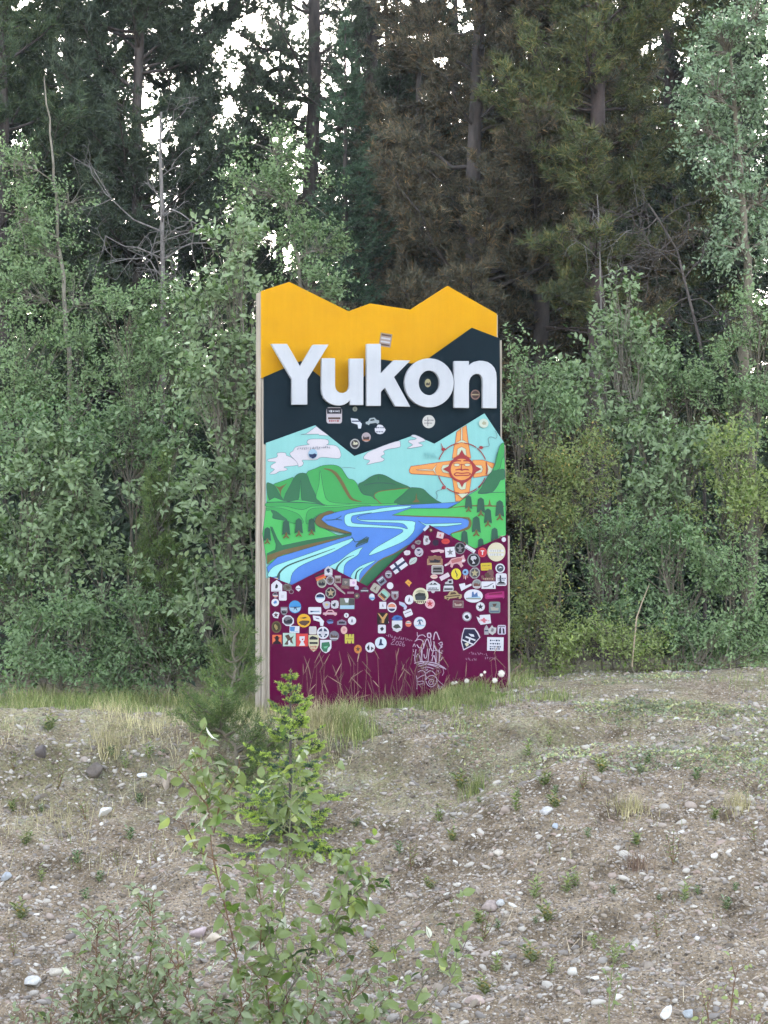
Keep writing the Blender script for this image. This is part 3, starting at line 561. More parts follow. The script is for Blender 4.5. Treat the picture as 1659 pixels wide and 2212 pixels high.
ripple('C', [(885, 605), (1000, 545), (1150, 430), (1300, 365), (1270, 410), (1240, 465), (1120, 540), (1070, 610), (1055, 740), (990, 700), (980, 640), (900, 660)], [(960, 690), (985, 610), (1030, 555), (1100, 500), (1195, 467)], [34, 22, 16, 12, 5])
ripple('C', [(1150, 745), (1200, 660), (1300, 590), (1470, 530), (1400, 580), (1310, 640), (1262, 720), (1258, 840), (1180, 820)], [(1205, 800), (1225, 690), (1260, 650), (1310, 622)], [26, 18, 14, 6])
shape('painted_ripple', 'B', [(1035, 620), (1080, 638), (1290, 632), (1295, 640), (1200, 652), (1090, 654)], 'pale', 'line', None, 1)
brush('painted_line', 'B', [(485, 615), (530, 613), (560, 603), (580, 590)], 'line', 4); brush('painted_line', 'B', [(545, 610), (585, 615)], 'line', 4)
shape('painted_bank', 'B', [(690, 1000), (715, 945), (800, 860), (900, 812), (990, 760), (1000, 800), (760, 1040)], 'dg', 'br', 7)
# boat scribble
brush('painted_boat', 'B', [(640, 715), (660, 745), (690, 740), (730, 715), (742, 718), (735, 745), (665, 775), (690, 742)], 'line', 5, 1); shape('painted_boat', 'B', [(660, 770), (690, 735), (738, 720), (735, 742)], 'line', None, None, 1)
# little fish-tailed trees
tree_b = [(-30, -85), (0, -105), (28, -85), (42, 58), (20, 46), (0, 20), (-20, 46), (-42, 55)]; tree_t = [(-8, 26), (8, 26), (13, 62), (38, 95), (20, 93), (0, 76), (-22, 96), (-38, 90), (-12, 60)]
for x, y, s in ((1335, 520, .5), (1408, 540, .56), (1520, 560, .6), (1450, 603, .54), (1381, 655, .6), (1490, 712, .5), (1311, 730, .5), (1408, 770, .45), (252, 672, .55), (327, 662, .55), (403, 657, .5), (140, 710, .5)):
    lv = nlev(); tr = lambda pts: [(x + a * s, y + b * s) for a, b in pts]
    polymesh('painted_tree', [(K['br'], [ccw(loop('B', tr(tree_t), 2, lv))]), (K['tree'], [ccw(loop('B', tr(tree_b), 2, lv + .0001))]), (K['line'], ribbon('B', tr(tree_b), 2.5, 2, lv + .0002, True) + ribbon('B', tr([(0, -80), (0, 10)]), 2.5, 2, lv + .0002))], mur)
def scrawl(name, z, x0, y0, text_w, h, k, col, n, seed, parent, lw=3, slope=0):
    """a line of small unreadable handwriting as separate pen strokes"""
    rg = random.Random(seed); f = []; lev = .0128 if k == 2 else .0016
    for i in range(n):
        cx = x0 + text_w * (i + .5) / n; cw = text_w / n * .8; cy = y0 + slope * (i / n)
        pts = [(cx + rg.uniform(-.5, .5) * cw, cy + rg.uniform(-.5, .5) * h) for _ in range(4)]
        f += ribbon(z, pts, lw, k, lev)
    return polymesh(name, [(col, f)], parent)
scrawl('handwriting', 'I', 415, 405, 420, 38, 2, K['cl'], 17, 3, mur, 6, -20)
scrawl('handwriting', 'C', 1225, 100, 260, 30, 2, K['cl'], 11, 5, mur, 6, 10)
scrawl('handwriting', 'H', 540, 440, 140, 80, 2, flat(140, 205, 205), 9, 7, mur, 5)
# ---- stickers and pen marks
SK = {}
def col(c):
    if c not in SK: SK[c] = flat(*c)
    return SK[c]
W = (226, 224, 232); W2 = (205, 202, 208); DK = (44, 42, 54); GR = (126, 122, 126); NV = (48, 58, 92); BR = (92, 68, 58); CRM = (222, 216, 186); TAN = (182, 160, 128); BLU = (84, 134, 196); PNK = (222, 168, 176); RED = (204, 66, 66); GRN = (62, 122, 92); YEL = (234, 204, 70); ORG = (226, 132, 62); LBL = (168, 202, 224)
def rect(w, h): return [(-w / 2, -h / 2), (w / 2, -h / 2), (w / 2, h / 2), (-w / 2, h / 2)]
def outline(kind, w, h, rg):
    if kind == 'c': return circ(0, 0, w / 2, h / 2, 26)
    if kind == 'r': return rect(w, h)
    if kind == 'q':
        c = min(w, h) * .16; o = []
        for sx, sy, a in ((1, -1, -90), (1, 1, 0), (-1, 1, 90), (-1, -1, 180)):
            for t in range(4): o.append((sx * (w / 2 - c) + c * math.cos(R(a + 30 * t)), sy * (h / 2 - c) + c * math.sin(R(a + 30 * t))))
        return o
    if kind == 'o': return circ(0, 0, w / 2, h / 2, 8, 22.5)
    if kind == 's': return [(-w / 2, -h / 2), (w / 2, -h / 2), (w / 2, h * .1), (w * .3, h * .36), (0, h / 2), (-w * .3, h * .36), (-w / 2, h * .1)]
    if kind == 'h': return [(-w / 2, -h * .1), (-w * .3, -h * .3), (0, -h / 2), (w * .3, -h * .3), (w / 2, -h * .1), (w / 2, h / 2), (-w / 2, h / 2)]
    if kind == 'b':
        return [(x * rg.uniform(.72, 1.05), y * rg.uniform(.72, 1.05)) for x, y in circ(0, 0, w / 2, h / 2, 13)]
    if kind == 'car': return [(-w / 2, h * .3), (-w * .5, -.02 * h), (-w * .3, -.1 * h), (-w * .16, -h / 2), (w * .2, -h / 2), (w * .34, -.1 * h), (w / 2, 0), (w / 2, h * .3), (w * .38, h * .5), (w * .24, h * .3), (-w * .2, h * .3), (-w * .3, h * .5), (-w * .42, h * .3)]
    if kind == 'map': return [(-w * .5, -h * .5), (w * .1, -h * .42), (w * .5, h * .05), (w * .42, h * .5), (w * .18, h * .5), (w * .12, h * .12), (-w * .42, h * -.05)]
    return kind      # explicit polygon
def marks(kind, w, h, rg):
    """printed marks inside a sticker: list of (colour, polygon)"""
    o = []
    if not kind: return o
    for tok in kind:
        t, c = tok[0], tok[1]
        if t == 'ring':
            n = 24; a = circ(0, 0, w * .5, h * .5, n); b = circ(0, 0, w * .41, h * .41, n)
            for i in range(n): o.append((c, [a[i], a[(i + 1) % n], b[(i + 1) % n], b[i]]))
        elif t == 'in': o.append((c, circ(0, 0, w * .38, h * .38, 18)))
        elif t == 'inr': o.append((c, rect(w * .84, h * .8)))
        elif t == 'fig':
            o.append((c, [(x * rg.uniform(.35, 1.1), y * rg.uniform(.35, 1.1)) for x, y in circ(rg.uniform(-.06, .06) * w, rg.uniform(-.04, .08) * h, w * .27, h * .27, 11)]))
        elif t == 'land':
            k = 9; top = [(-w * .36 + w * .72 * i / (k - 1), rg.uniform(-.16, .06) * h) for i in range(k)]; o.append((c, top + [(w * .3, h * .26), (-w * .3, h * .26)]))
        elif t == 'top': o.append((c, [(-w * .42, -h * .02), (-w * .36, -h * .26), (0, -h * .40), (w * .36, -h * .26), (w * .42, -h * .02)]))
        elif t == 'txt':
            for yy in (tok[2] if len(tok) > 2 else (-.22, .0, .22)):
                x = -.34
                while x < .3:
                    ww = rg.uniform(.05, .13); hh = rg.uniform(.04, .075); o.append((c, [(x * w, (yy - hh) * h), ((x + ww) * w, (yy - hh * .8) * h), ((x + ww * .9) * w, (yy + hh) * h), ((x + .01) * w, (yy + hh) * h)])); x += ww + .035
        elif t == 'bar':
            for yy in tok[2]: o.append((c, [(-w * .4, (yy - .06) * h), (w * .4, (yy - .06) * h), (w * .4, (yy + .06) * h), (-w * .4, (yy + .06) * h)]))
        elif t == 'star':
            o.append((c, [(w * (.36 if i % 2 == 0 else .15) * math.sin(R(36 * i)), -h * (.36 if i % 2 == 0 else .15) * math.cos(R(36 * i))) for i in range(10)]))
        elif t == 'tri': o.append((c, [(0, -h * .3), (w * .14, h * .22), (w * .05, h * .22), (0, h * .0), (-w * .05, h * .22), (-w * .14, h * .22)]))
        elif t == 'p': o.append((c, [(x * w, y * h) for x, y in tok[2]]))
    return o
SN = [0]
def sticker(z, x, y, w, h, kind, base, mk=(), rot=0, k=3, parent=None):
    SN[0] += 1; rg = random.Random(SN[0] * 7 + 1); c, s = math.cos(R(rot)), math.sin(R(rot)); lv0 = .0128 if k == 2 else .0009
    T = lambda pts: [(x + a * c - b * s, y + a * s + b * c) for a, b in pts]
    lev = lv0 + (SN[0] % 5) * .00035; f = [(col(base), [ccw(loop(z, T(outline(kind, w, h, rg)), k, lev))])]
    for i, (cc, pl) in enumerate(marks(mk, w, h, rg)): f.append((col(cc), [ccw(loop(z, T(pl), k, lev + .00012 + .00001 * i))]))
    return polymesh('sticker', f, parent or {0: yel, 1: drk, 2: mur, 3: mar}[k])
S = sticker
S('C', 222, 850, 138, 145, 'h', W, [('fig', DK), ('bar', W2, (.42,))]); S('C', 355, 870, 115, 88, 'o', (150, 142, 136), [('inr', (108, 98, 92)), ('fig', BR)]); S('C', 405, 925, 62, 55, 'c', (150, 140, 150), [('in', (88, 20, 52))]); S('C', 493, 882, 68, 78, 'b', W, [('bar', GR, (.05,))])
S('C', 205, 965, 74, 68, 'b', W2, [('top', DK), ('bar', ORG, (.25,))]); S('C', 298, 978, 98, 116, 'q', W, [('fig', W2)]); S('C', 203, 1060, 95, 95, 'c', W, [('fig', BLU)])
S('C', 452, 1115, 154, 160, 'c', (70, 150, 214), [('p', LBL, [(-.46, .02), (.46, .02), (.4, .28), (0, .47), (-.4, .28)]), ('p', NV, [(-.42, .0), (.42, -.02), (.4, .04), (.1, .06), (.2, .36), (0, .1), (-.12, .34), (-.08, .06), (-.4, .05)])])
S('C', 315, 1170, 86, 106, 's', (140, 138, 146), [('land', DK), ('bar', W2, (-.25,))]); S('C', 212, 1218, 95, 98, 'b', W, [('star', BR)]); S('D', 365, 140, 158, 140, 'o', W, [('in', (120, 116, 124)), ('land', DK)])
S('D', 563, 140, 172, 170, 'c', (238, 178, 48), [('p', BR, [(-.4, .1), (-.1, -.02), (.4, .0), (.42, .12), (.1, .38), (-.2, .3)]), ('p', BR, [(-.3, -.2), (.1, -.28), (.25, -.22), (0, -.14)])]); S('C', 770, 735, 128, 74, 'r', ORG, [('p', DK, [(-.5, -.5), (.5, -.5), (.5, -.17), (-.5, -.17)]), ('p', RED, [(-.5, -.17), (.5, -.17), (.5, .17), (-.5, .17)])], -22)
S('C', 872, 660, 100, 124, 'h', W2, [('fig', NV), ('bar', W, (.3,))]); S('C', 788, 812, 122, 128, 'c', (182, 182, 168), [('in', (126, 122, 112)), ('land', DK)]); S('C', 893, 780, 106, 116, 'c', (176, 172, 178), [('in', (128, 116, 120)), ('star', BR)])
S('C', 990, 768, 82, 96, 'r', (150, 132, 128), [('land', BR), ('bar', W2, (-.3,))]); S('C', 1095, 803, 102, 88, 'r', (112, 106, 104), [('fig', (164, 150, 140))], 4); S('C', 1183, 812, 86, 90, 'r', (236, 216, 230), [('fig', (206, 164, 206))]); S('C', 1080, 866, 110, 46, 'r', (122, 86, 84), [('txt', TAN, (0,))], 4)
S('C', 1225, 876, 60, 66, 'b', (190, 192, 216)); S('C', 1010, 890, 196, 46, [(-98, -30), (-60, -24), (0, -12), (90, 5), (96, 20), (60, 20), (-20, 16), (-90, 0)], (178, 166, 160), [('txt', GR, (0,))], 33); S('C', 900, 938, 140, 150, 'o', (152, 150, 146), [('in', (52, 50, 52)), ('star', TAN)])
S('C', 768, 1000, 124, 128, 'c', W, [('top', NV), ('bar', LBL, (.02,))]); S('C', 850, 1088, 112, 112, 'b', (186, 182, 196), [('fig', (206, 190, 110))]); S('C', 952, 1085, 102, 112, 'o', W, [('inr', W2), ('fig', DK)])
S('C', 1107, 1075, 186, 140, 'r', (120, 126, 112), [('p', LBL, [(-.48, .15), (.48, .15), (.48, .46), (-.48, .46)]), ('p', W, [(-.2, -.48), (.12, -.48), (.06, -.1), (-.1, -.1)]), ('p', (82, 80, 78), [(.14, -.46), (.48, -.4), (.48, .1), (.1, .12)])]); S('C', 1325, 905, 112, 70, 'car', (82, 76, 84), [('bar', W, (.12,))]); S('C', 1150, 937, 82, 26, 'r', (166, 140, 150), [('txt', BR, (0,))])
S('C', 1230, 975, 70, 76, 'c', (92, 84, 84), [('fig', TAN)]); S('C', 1418, 990, 82, 96, 'b', LBL, [('top', W), ('bar', BLU, (.2,))]); S('C', 700, 1163, 162, 90, 'q', W, [('bar', LBL, (.18,)), ('p', NV, [(-.36, .0), (.0, .04), (.36, .02), (.36, .1), (-.1, .12), (-.3, .25)])])
S('C', 890, 1190, 176, 76, 'car', PNK, [('bar', (206, 190, 206), (.12,)), ('p', (92, 16, 54), [(-.12, -.3), (.16, -.3), (.22, -.08), (-.2, -.08)])]); S('C', 1097, 1222, 60, 60, 'c', W, [('fig', GR)]); S('D', 1168, 140, 104, 104, 'c', W, [('tri', NV)])
S('D', 745, 140, 142, 132, 'map', W, [('p', NV, [(-.26, -.3), (.05, -.22), (.1, -.12), (-.2, -.2)])]); S('D', 893, 152, 96, 60, 'b', (112, 134, 190), [('top', NV)]); S('D', 1040, 158, 116, 70, 'h', (140, 130, 150), [('land', DK)])
S('D', 218, 220, 122, 152, 'c', (102, 92, 62), [('in', (72, 64, 44)), ('fig', (166, 146, 92))]); S('D', 445, 250, 124, 86, 'r', W, [('p', BLU, [(-.46, -.4), (.05, -.4), (.0, .3), (-.46, .2)]), ('bar', LBL, (.3,))], 2); S('D', 675, 262, 94, 100, 'q', (212, 206, 204), [('fig', W2)])
S('D', 803, 292, 152, 156, 'c', W, [('in', NV), ('p', W, [(-.08, -.4), (.08, -.4), (.08, .4), (-.08, .4)]), ('p', W, [(-.4, -.08), (.4, -.08), (.4, .08), (-.4, .08)]), ('star', W2)]); S('D', 1067, 258, 82, 100, 'c', (226, 178, 172), [('fig', (206, 140, 146))]); S('D', 943, 332, 124, 126, 'c', (128, 124, 136), [('land', BR), ('bar', W2, (.25,))])
S('D', 225, 376, 116, 116, 'r', (238, 118, 72), [('p', (40, 26, 34), [(-.42, -.18), (-.18, -.24), (-.12, -.4), (.12, -.4), (.18, -.24), (.42, -.18), (.2, -.1), (.16, .14), (.4, .3), (.46, .5), (-.46, .5), (-.4, .3), (-.16, .14), (-.2, -.1)])])
S('D', 380, 378, 160, 166, 'r', (186, 214, 200), [('p', BR, [(-.36, -.3), (-.05, -.4), (.1, -.15), (.36, -.3), (.2, .0), (.32, .34), (.1, .2), (-.15, .4), (-.4, .36), (-.14, .02)]), ('p', W, [(-.1, .1), (.06, .05), (.1, .36), (-.06, .42)])]); S('D', 540, 383, 146, 160, 'r', (224, 74, 70), [('p', W, [(-.22, -.28), (.24, -.3), (.2, .02), (.1, .12), (.28, .44), (-.26, .46), (-.08, .12), (-.22, .0)]), ('p', RED, [(-.02, -.1), (.14, -.12), (.1, .0), (-.02, .02)])])
S('D', 685, 425, 128, 212, 's', (216, 208, 172), [('bar', DK, (-.28, -.02)), ('p', DK, [(-.4, -.36), (-.1, -.44), (.3, -.36), (.1, -.3)]), ('txt', (186, 80, 80), (.2, .36))]); S('D', 838, 466, 142, 168, 's', W, [('p', GRN, [(-.36, -.3), (.3, -.36), (.4, -.05), (.2, .1), (.1, .4), (-.2, .38), (-.4, .1)]), ('p', (120, 190, 150), [(-.2, .0), (.2, -.05), (.1, .1), (-.1, .14)])])
S('D', 1135, 368, 114, 116, [(-57, -58), (-20, -58), (-14, -10), (-6, -58), (24, -58), (30, -12), (36, -58), (57, -58), (57, 58), (34, 58), (24, 12), (16, 58), (-12, 58), (-22, 14), (-28, 58), (-57, 58)], (206, 196, 82), [('bar', (160, 150, 60), (.0,))]); S('D', 1242, 497, 96, 108, 'c', (214, 132, 60), [('star', BR)]); S('D', 1395, 476, 122, 126, 'c', W, [('p', DK, [(-.34, .0), (-.1, -.3), (-.04, .2), (-.2, .3)]), ('p', DK, [(.1, -.1), (.34, .1), (.1, .32)])]); S('D', 1530, 420, 146, 150, 'c', (216, 226, 236), [('p', NV, [(-.06, -.34), (.1, -.3), (.08, .0), (.26, .18), (-.2, .22), (-.12, .0)])])
S('D', 1555, 112, 142, 146, 'r', (36, 24, 24), [('p', (206, 156, 96), [(-.46, -.46), (-.3, -.4), (-.02, -.08), (.3, -.46), (.44, -.4), (.14, .1), (.1, .4), (-.1, .4), (-.1, .08)]), ('p', BR, [(-.3, .2), (-.12, .1), (-.12, .42), (-.26, .42)])]); S('D', 1610, 160, 40, 42, 'c', W); S('D', 1543, 245, 98, 108, 'q', W, [('p', DK, [(-.26, -.05), (.05, -.28), (.28, -.02), (.0, .26)])])
S('E', 95, 707, 88, 98, 'c', (152, 148, 160), [('fig', DK), ('bar', W2, (-.1,))]); S('C', 1540, 790, 100, 96, 'r', (128, 136, 152), [('land', DK), ('bar', W, (-.3,))], -38); S('C', 1462, 880, 104, 108, 'q', (176, 172, 160), [('tri', BR)], 32); S('C', 1570, 965, 124, 124, 'q', (166, 176, 160), [('land', BR), ('top', (150, 206, 190)), ('bar', ORG, (.34,))], 42); S('E', 115, 850, 82, 86, 'c', W)
S('E', 175, 975, 92, 118, 's', (152, 142, 150), [('fig', (104, 44, 54)), ('bar', W2, (-.3,))]); S('E', 225, 600, 196, 122, 'r', W, [('p', NV, [(-.2, -.5), (-.04, -.5), (-.04, .5), (-.2, .5)]), ('p', NV, [(-.5, -.12), (.5, -.12), (.5, .12), (-.5, .12)])], -36)
S('E', 330, 434, 98, 78, 'b', (222, 208, 216), [('fig', W2)]); S('E', 400, 540, 136, 76, 'b', (190, 204, 198), [('txt', GR, (0,))], -36); S('E', 405, 360, 56, 64, 'b', (140, 130, 140)); S('E', 465, 305, 92, 62, 'b', (142, 136, 134), [('fig', (102, 96, 96))]); S('E', 477, 428, 110, 116, 'c', (192, 186, 196), [('p', DK, [(-.3, .1), (0, .22), (.34, .04), (.1, .34)]), ('p', NV, [(-.3, -.3), (.1, -.34), (.2, -.2), (-.1, -.1)])])
S('E', 575, 280, 98, 122, [(-30, -61), (20, -55), (30, -10), (49, 10), (30, 45), (-20, 61), (-40, 50), (-44, -10)], W2, [('fig', GR)]); S('E', 568, 125, 34, 84, 'r', (206, 220, 240), (), 45); S('E', 625, 150, 76, 72, 'b', (76, 44, 40), [('fig', TAN)]); S('E', 745, 215, 86, 76, 'r', (222, 196, 198), [('tri', RED)], 12); S('E', 690, 308, 92, 96, 'b', (44, 28, 54)); S('E', 812, 292, 106, 70, 'c', (206, 66, 62), [('txt', (160, 40, 50), (0,))])
S('E', 712, 418, 172, 58, 'map', (222, 180, 186), [('txt', W, (0,))], -12); S('E', 870, 428, 126, 128, 'r', W, [('fig', W2), ('star', GR)], -5); S('E', 993, 378, 142, 152, 'c', (28, 28, 36), [('ring', GR), ('p', GR, [(0, -.34), (.1, -.1), (.32, -.05), (.1, .1), (.16, .3), (-.14, .3), (-.1, .1), (-.32, -.04), (-.1, -.1)])]); S('E', 1120, 387, 140, 46, 'r', W, [('bar', GRN, (.3,))], 32); S('E', 1275, 430, 110, 122, 'c', (206, 54, 64), [('ring', (220, 90, 96)), ('p', W, [(-.2, -.2), (.2, -.2), (.2, -.1), (.06, -.1), (.06, .26), (-.06, .26), (-.06, -.1), (-.2, -.1)])])
S('E', 1450, 425, 228, 238, 'c', (224, 214, 184), [('bar', W, (-.06, .14)), ('txt', (196, 196, 186), (-.06, .14))]); S('E', 1543, 270, 54, 60, 'c', W); S('E', 677, 527, 194, 124, 'h', (176, 136, 106), [('inr', (140, 102, 82)), ('land', DK), ('bar', TAN, (.36,))])
S('E', 935, 550, 270, 170, [(-140, 40), (-90, 10), (-50, -40), (20, -58), (60, -60), (105, -90), (115, -50), (132, -20), (115, 5), (80, 10), (100, 50), (70, 74), (50, 40), (20, 20), (-20, 30), (-40, 76), (-64, 60), (-60, 20), (-90, 40), (-130, 56)], (214, 166, 170), [('p', (186, 112, 112), [(-.2, -.12), (.1, -.28), (.3, -.3), (.34, -.1), (.1, .02), (-.16, .1)]), ('p', W, [(.34, -.2), (.47, -.12), (.36, .0), (.28, -.06)]), ('p', W, [(-.5, .22), (-.4, .12), (-.38, .24), (-.48, .32)])])
S('E', 1165, 527, 162, 172, 'o', (24, 24, 34), [('ring', (136, 136, 142)), ('p', W2, [(-.2, -.26), (.1, -.32), (.24, -.16), (.14, -.02), (.02, -.08), (-.04, .04), (.12, .24), (-.12, .28), (-.06, .1), (-.24, -.06)])]); S('E', 1323, 610, 138, 94, 'q', (214, 188, 62), [('txt', BR, (-.14,)), ('txt', (190, 160, 60), (.24,))], -3); S('E', 1497, 630, 118, 118, 'c', W, [('in', (78, 88, 98)), ('p', W, [(-.2, .05), (.0, -.2), (.24, -.04), (.05, -.05)])]); S('E', 710, 648, 150, 114, 'q', (198, 194, 192), [('inr', (150, 144, 142)), ('p', (42, 34, 34), [(-.34, -.2), (.3, -.24), (.4, .1), (.36, .26), (-.36, .26), (-.38, .05)]), ('bar', GR, (.06,))])
S('E', 945, 703, 124, 140, 'c', (232, 212, 64), [('p', (80, 84, 54), [(-.1, -.46), (.0, -.2), (.16, .06), (.1, .24), (.16, .44), (.02, .22), (.02, .02), (-.12, -.2)])]); S('E', 1062, 680, 76, 80, 'c', (136, 176, 216), [('fig', NV)]); S('E', 1062, 745, 66, 70, [(-33, -30), (30, -30), (33, 10), (12, 0), (4, 35), (-8, 10), (-26, 20)], (176, 106, 104), [('p', W, [(-.06, -.2), (.06, -.2), (.04, .4), (-.04, .3)])]); S('E', 1178, 690, 138, 150, 'o', (162, 156, 160), [('in', (86, 82, 82)), ('star', (180, 170, 130))]); S('E', 1345, 725, 178, 146, [(-89, 0), (-60, -6), (-50, 24), (-30, 30), (-20, -30), (-5, -60), (10, -82), (60, -76), (72, -40), (66, 0), (86, 30), (80, 70), (20, 60), (-30, 66), (-80, 40)], (126, 86, 86), [('fig', BR), ('txt', TAN, (.26,))])
S('E', 1512, 772, 136, 156, 'q', W, [('p', DK, [(-.16, -.36), (-.02, -.34), (.02, .16), (.3, .2), (.3, .3), (-.3, .3), (-.28, .2), (-.12, .14)]), ('txt', NV, (-.1, .04)), ('bar', GR, (.36,))]); S('E', 667, 735, 90, 54, 'c', (226, 196, 186), [('bar', (206, 110, 100), (-.1,))]); S('E', 800, 735, 126, 56, 'r', (226, 206, 216), [('txt', W2, (0,))], -28)
S('E', 657, 850, 174, 134, 'h', (212, 212, 216), [('p', DK, [(-.3, -.1), (-.1, -.28), (-.05, -.12), (.12, -.3), (.3, -.1)]), ('bar', W, (.05,)), ('txt', NV, (.22,)), ('bar', GR, (.38,))]); S('E', 655, 925, 46, 36, 's', W2); S('E', 848, 845, 132, 156, [(-66, 78), (-60, 10), (-48, 0), (-40, -40), (-10, -50), (-6, -74), (50, -78), (60, -40), (50, 0), (66, 20), (62, 70)], (190, 190, 194), [('bar', DK, (-.04, .3)), ('p', DK, [(.0, -.34), (.3, -.4), (.3, -.2), (.06, -.18)]), ('bar', W, (.1,))])
S('E', 1060, 862, 160, 100, [(-80, -32), (-5, -47), (0, -12), (75, -40), (80, -17), (-50, 53), (-62, 20)], W); S('E', 1205, 828, 118, 122, 'c', (168, 166, 164), [('in', (134, 140, 140)), ('land', (116, 76, 66)), ('bar', W2, (.3,))]); S('E', 1352, 842, 178, 92, 'r', W, [('p', GR, [(-.4, .2), (-.1, .1), (.3, -.3), (.36, -.26), (.0, .2), (-.3, .32)]), ('p', DK, [(.3, .0), (.34, -.04), (.38, .36), (.3, .36)])]); S('E', 345, 818, 88, 80, [(-44, -10), (-4, -48), (44, -4), (20, 20), (14, 48), (-4, 28)], (228, 166, 66), [('p', BR, [(-.1, -.1), (.2, -.06), (.14, .06), (-.1, .0)])])
S('E', 497, 977, 198, 204, 'c', (228, 222, 186), [('in', (176, 172, 142)), ('land', (66, 70, 76)), ('bar', CRM, (-.14,)), ('p', (52, 52, 52), [(-.32, -.1), (-.1, -.2), (.3, -.16), (.3, .0), (-.3, .02)]), ('txt', BR, (.38,))]); S('E', 355, 1025, 110, 120, 'c', W, [('tri', DK)]); S('E', 615, 1075, 122, 124, 'c', (232, 172, 182), [('ring', (240, 200, 208)), ('star', (186, 56, 66))]); S('E', 275, 1100, 112, 88, 'map', (196, 196, 222), [('fig', LBL)], 10); S('E', 137, 1122, 118, 126, 'c', W, [('in', NV), ('top', (222, 140, 110)), ('bar', W, (.05,))])
S('E', 905, 972, 218, 112, 'car', (182, 160, 116), [('p', BR, [(-.1, -.36), (.14, -.36), (.22, -.12), (-.16, -.12)]), ('bar', BR, (.06,)), ('p', BR, [(-.4, .2), (-.26, .2), (-.3, .4), (-.36, .4)]), ('p', BR, [(.2, .2), (.34, .2), (.3, .4), (.24, .4)])], -6); S('E', 1162, 978, 236, 166, 'c', W, [('p', LBL, [(-.3, .1), (.3, .0), (.4, .14), (.1, .26), (-.34, .24)]), ('p', (86, 116, 166), [(-.08, -.3), (.0, -.34), (.04, -.1), (.2, -.3), (.24, .06), (-.1, .1)]), ('bar', (150, 152, 140), (.2,))]); S('E', 1430, 968, 246, 100, [(-122, -10), (-90, -28), (96, -50), (118, -46), (122, 30), (110, 46), (96, 30), (-100, 50), (-124, 40)], (168, 40, 110), [('bar', (196, 60, 140), (.12,)), ('p', (128, 20, 70), [(-.3, -.2), (.38, -.36), (.38, -.14), (-.3, -.02)])]); S('E', 970, 1080, 134, 88, 'r', (146, 128, 130), [('inr', (120, 76, 80)), ('land', (180, 164, 150))], 2)
S('E', 1250, 1113, 112, 114, 'c', W, [('star', DK), ('ring', W2)]); S('E', 1428, 1122, 142, 144, 'q', (124, 142, 142), [('land', (176, 170, 158)), ('p', BR, [(-.2, -.3), (.2, -.34), (.1, -.1), (-.1, -.05)]), ('bar', (96, 112, 132), (.36,))]); S('E', 340, 1193, 108, 84, 'q', W, [('bar', GR, (-.1,))], -22); S('C', 1555, 1096, 86, 88, 'r', W, [('tri', GR)])
S('G', 205, 105, 142, 74, [(-71, 10), (-40, -26), (0, -37), (50, -20), (71, 16), (40, 30), (-40, 36)], (66, 110, 182), [('fig', (40, 70, 140))]); S('G', 203, 212, 130, 146, 's', (222, 220, 226), [('p', (70, 72, 66), [(-.42, .06), (-.2, -.16), (.1, -.2), (.4, .1), (.2, .14), (-.1, .2)]), ('bar', W2, (.3,))]); S('G', 345, 177, 78, 80, 'c', (226, 122, 92), [('top', W), ('bar', GRN, (-.2,))]); S('G', 488, 170, 150, 156, 'c', W, [('p', (82, 122, 150), [(-.26, -.1), (-.1, -.3), (.2, -.3), (.3, .0), (.16, -.16), (.0, -.2), (-.12, -.1)]), ('tri', NV), ('bar', LBL, (.2,))])
S('G', 1080, 88, 120, 122, 'c', (156, 150, 158), [('in', W), ('fig', DK)]); S('G', 1292, 128, 182, 128, [(-92, -40), (-50, -20), (-52, -58), (80, -66), (92, 44), (-40, 64), (-70, 20)], W, [('txt', PNK, (.1,)), ('fig', (216, 110, 126))]); S('G', 1325, 254, 56, 122, 'h', (170, 166, 172), [('bar', NV, (.1,))]); S('G', 1400, 258, 102, 124, [(-50, -10), (-20, -40), (-5, -62), (15, -34), (51, -30), (44, 30), (0, 62), (-44, 34)], (196, 194, 192), [('fig', GR)]); S('G', 1517, 254, 104, 120, 'q', (206, 196, 216), [('p', DK, [(-.3, -.1), (-.1, -.3), (-.06, .4), (-.34, .4)]), ('p', DK, [(.1, -.2), (.3, -.1), (.36, .4), (.14, .4)]), ('bar', GR, (-.34,))])
S('G', 1437, 433, 206, 170, 'r', W, [('txt', NV, (-.26, -.02, .2, .36))], 1)
S('G', 1125, 372, 246, 290, [(-80, -140), (55, -138), (95, -86), (125, -22), (40, 76), (-90, 143), (-120, 30), (-106, -60)], (222, 214, 226), [('p', (30, 30, 62), [(-.30, -.44), (.2, -.43), (.34, -.26), (.45, -.06), (.13, .22), (-.34, .43), (-.44, .1), (-.39, -.2)]), ('p', W, [(-.24, -.14), (.26, .02), (.24, .08), (-.26, -.07)]), ('p', W, [(-.4, .0), (.14, .2), (.1, .25), (-.42, .06)]), ('p', W, [(-.1, -.24), (.16, -.2), (.2, -.1), (.02, -.12)]), ('p', CRM, [(-.3, .2), (-.14, .14), (-.08, .24), (-.2, .33)]), ('p', W, [(-.05, -.06), (.02, -.08), (-.04, .16), (-.12, .14)])])
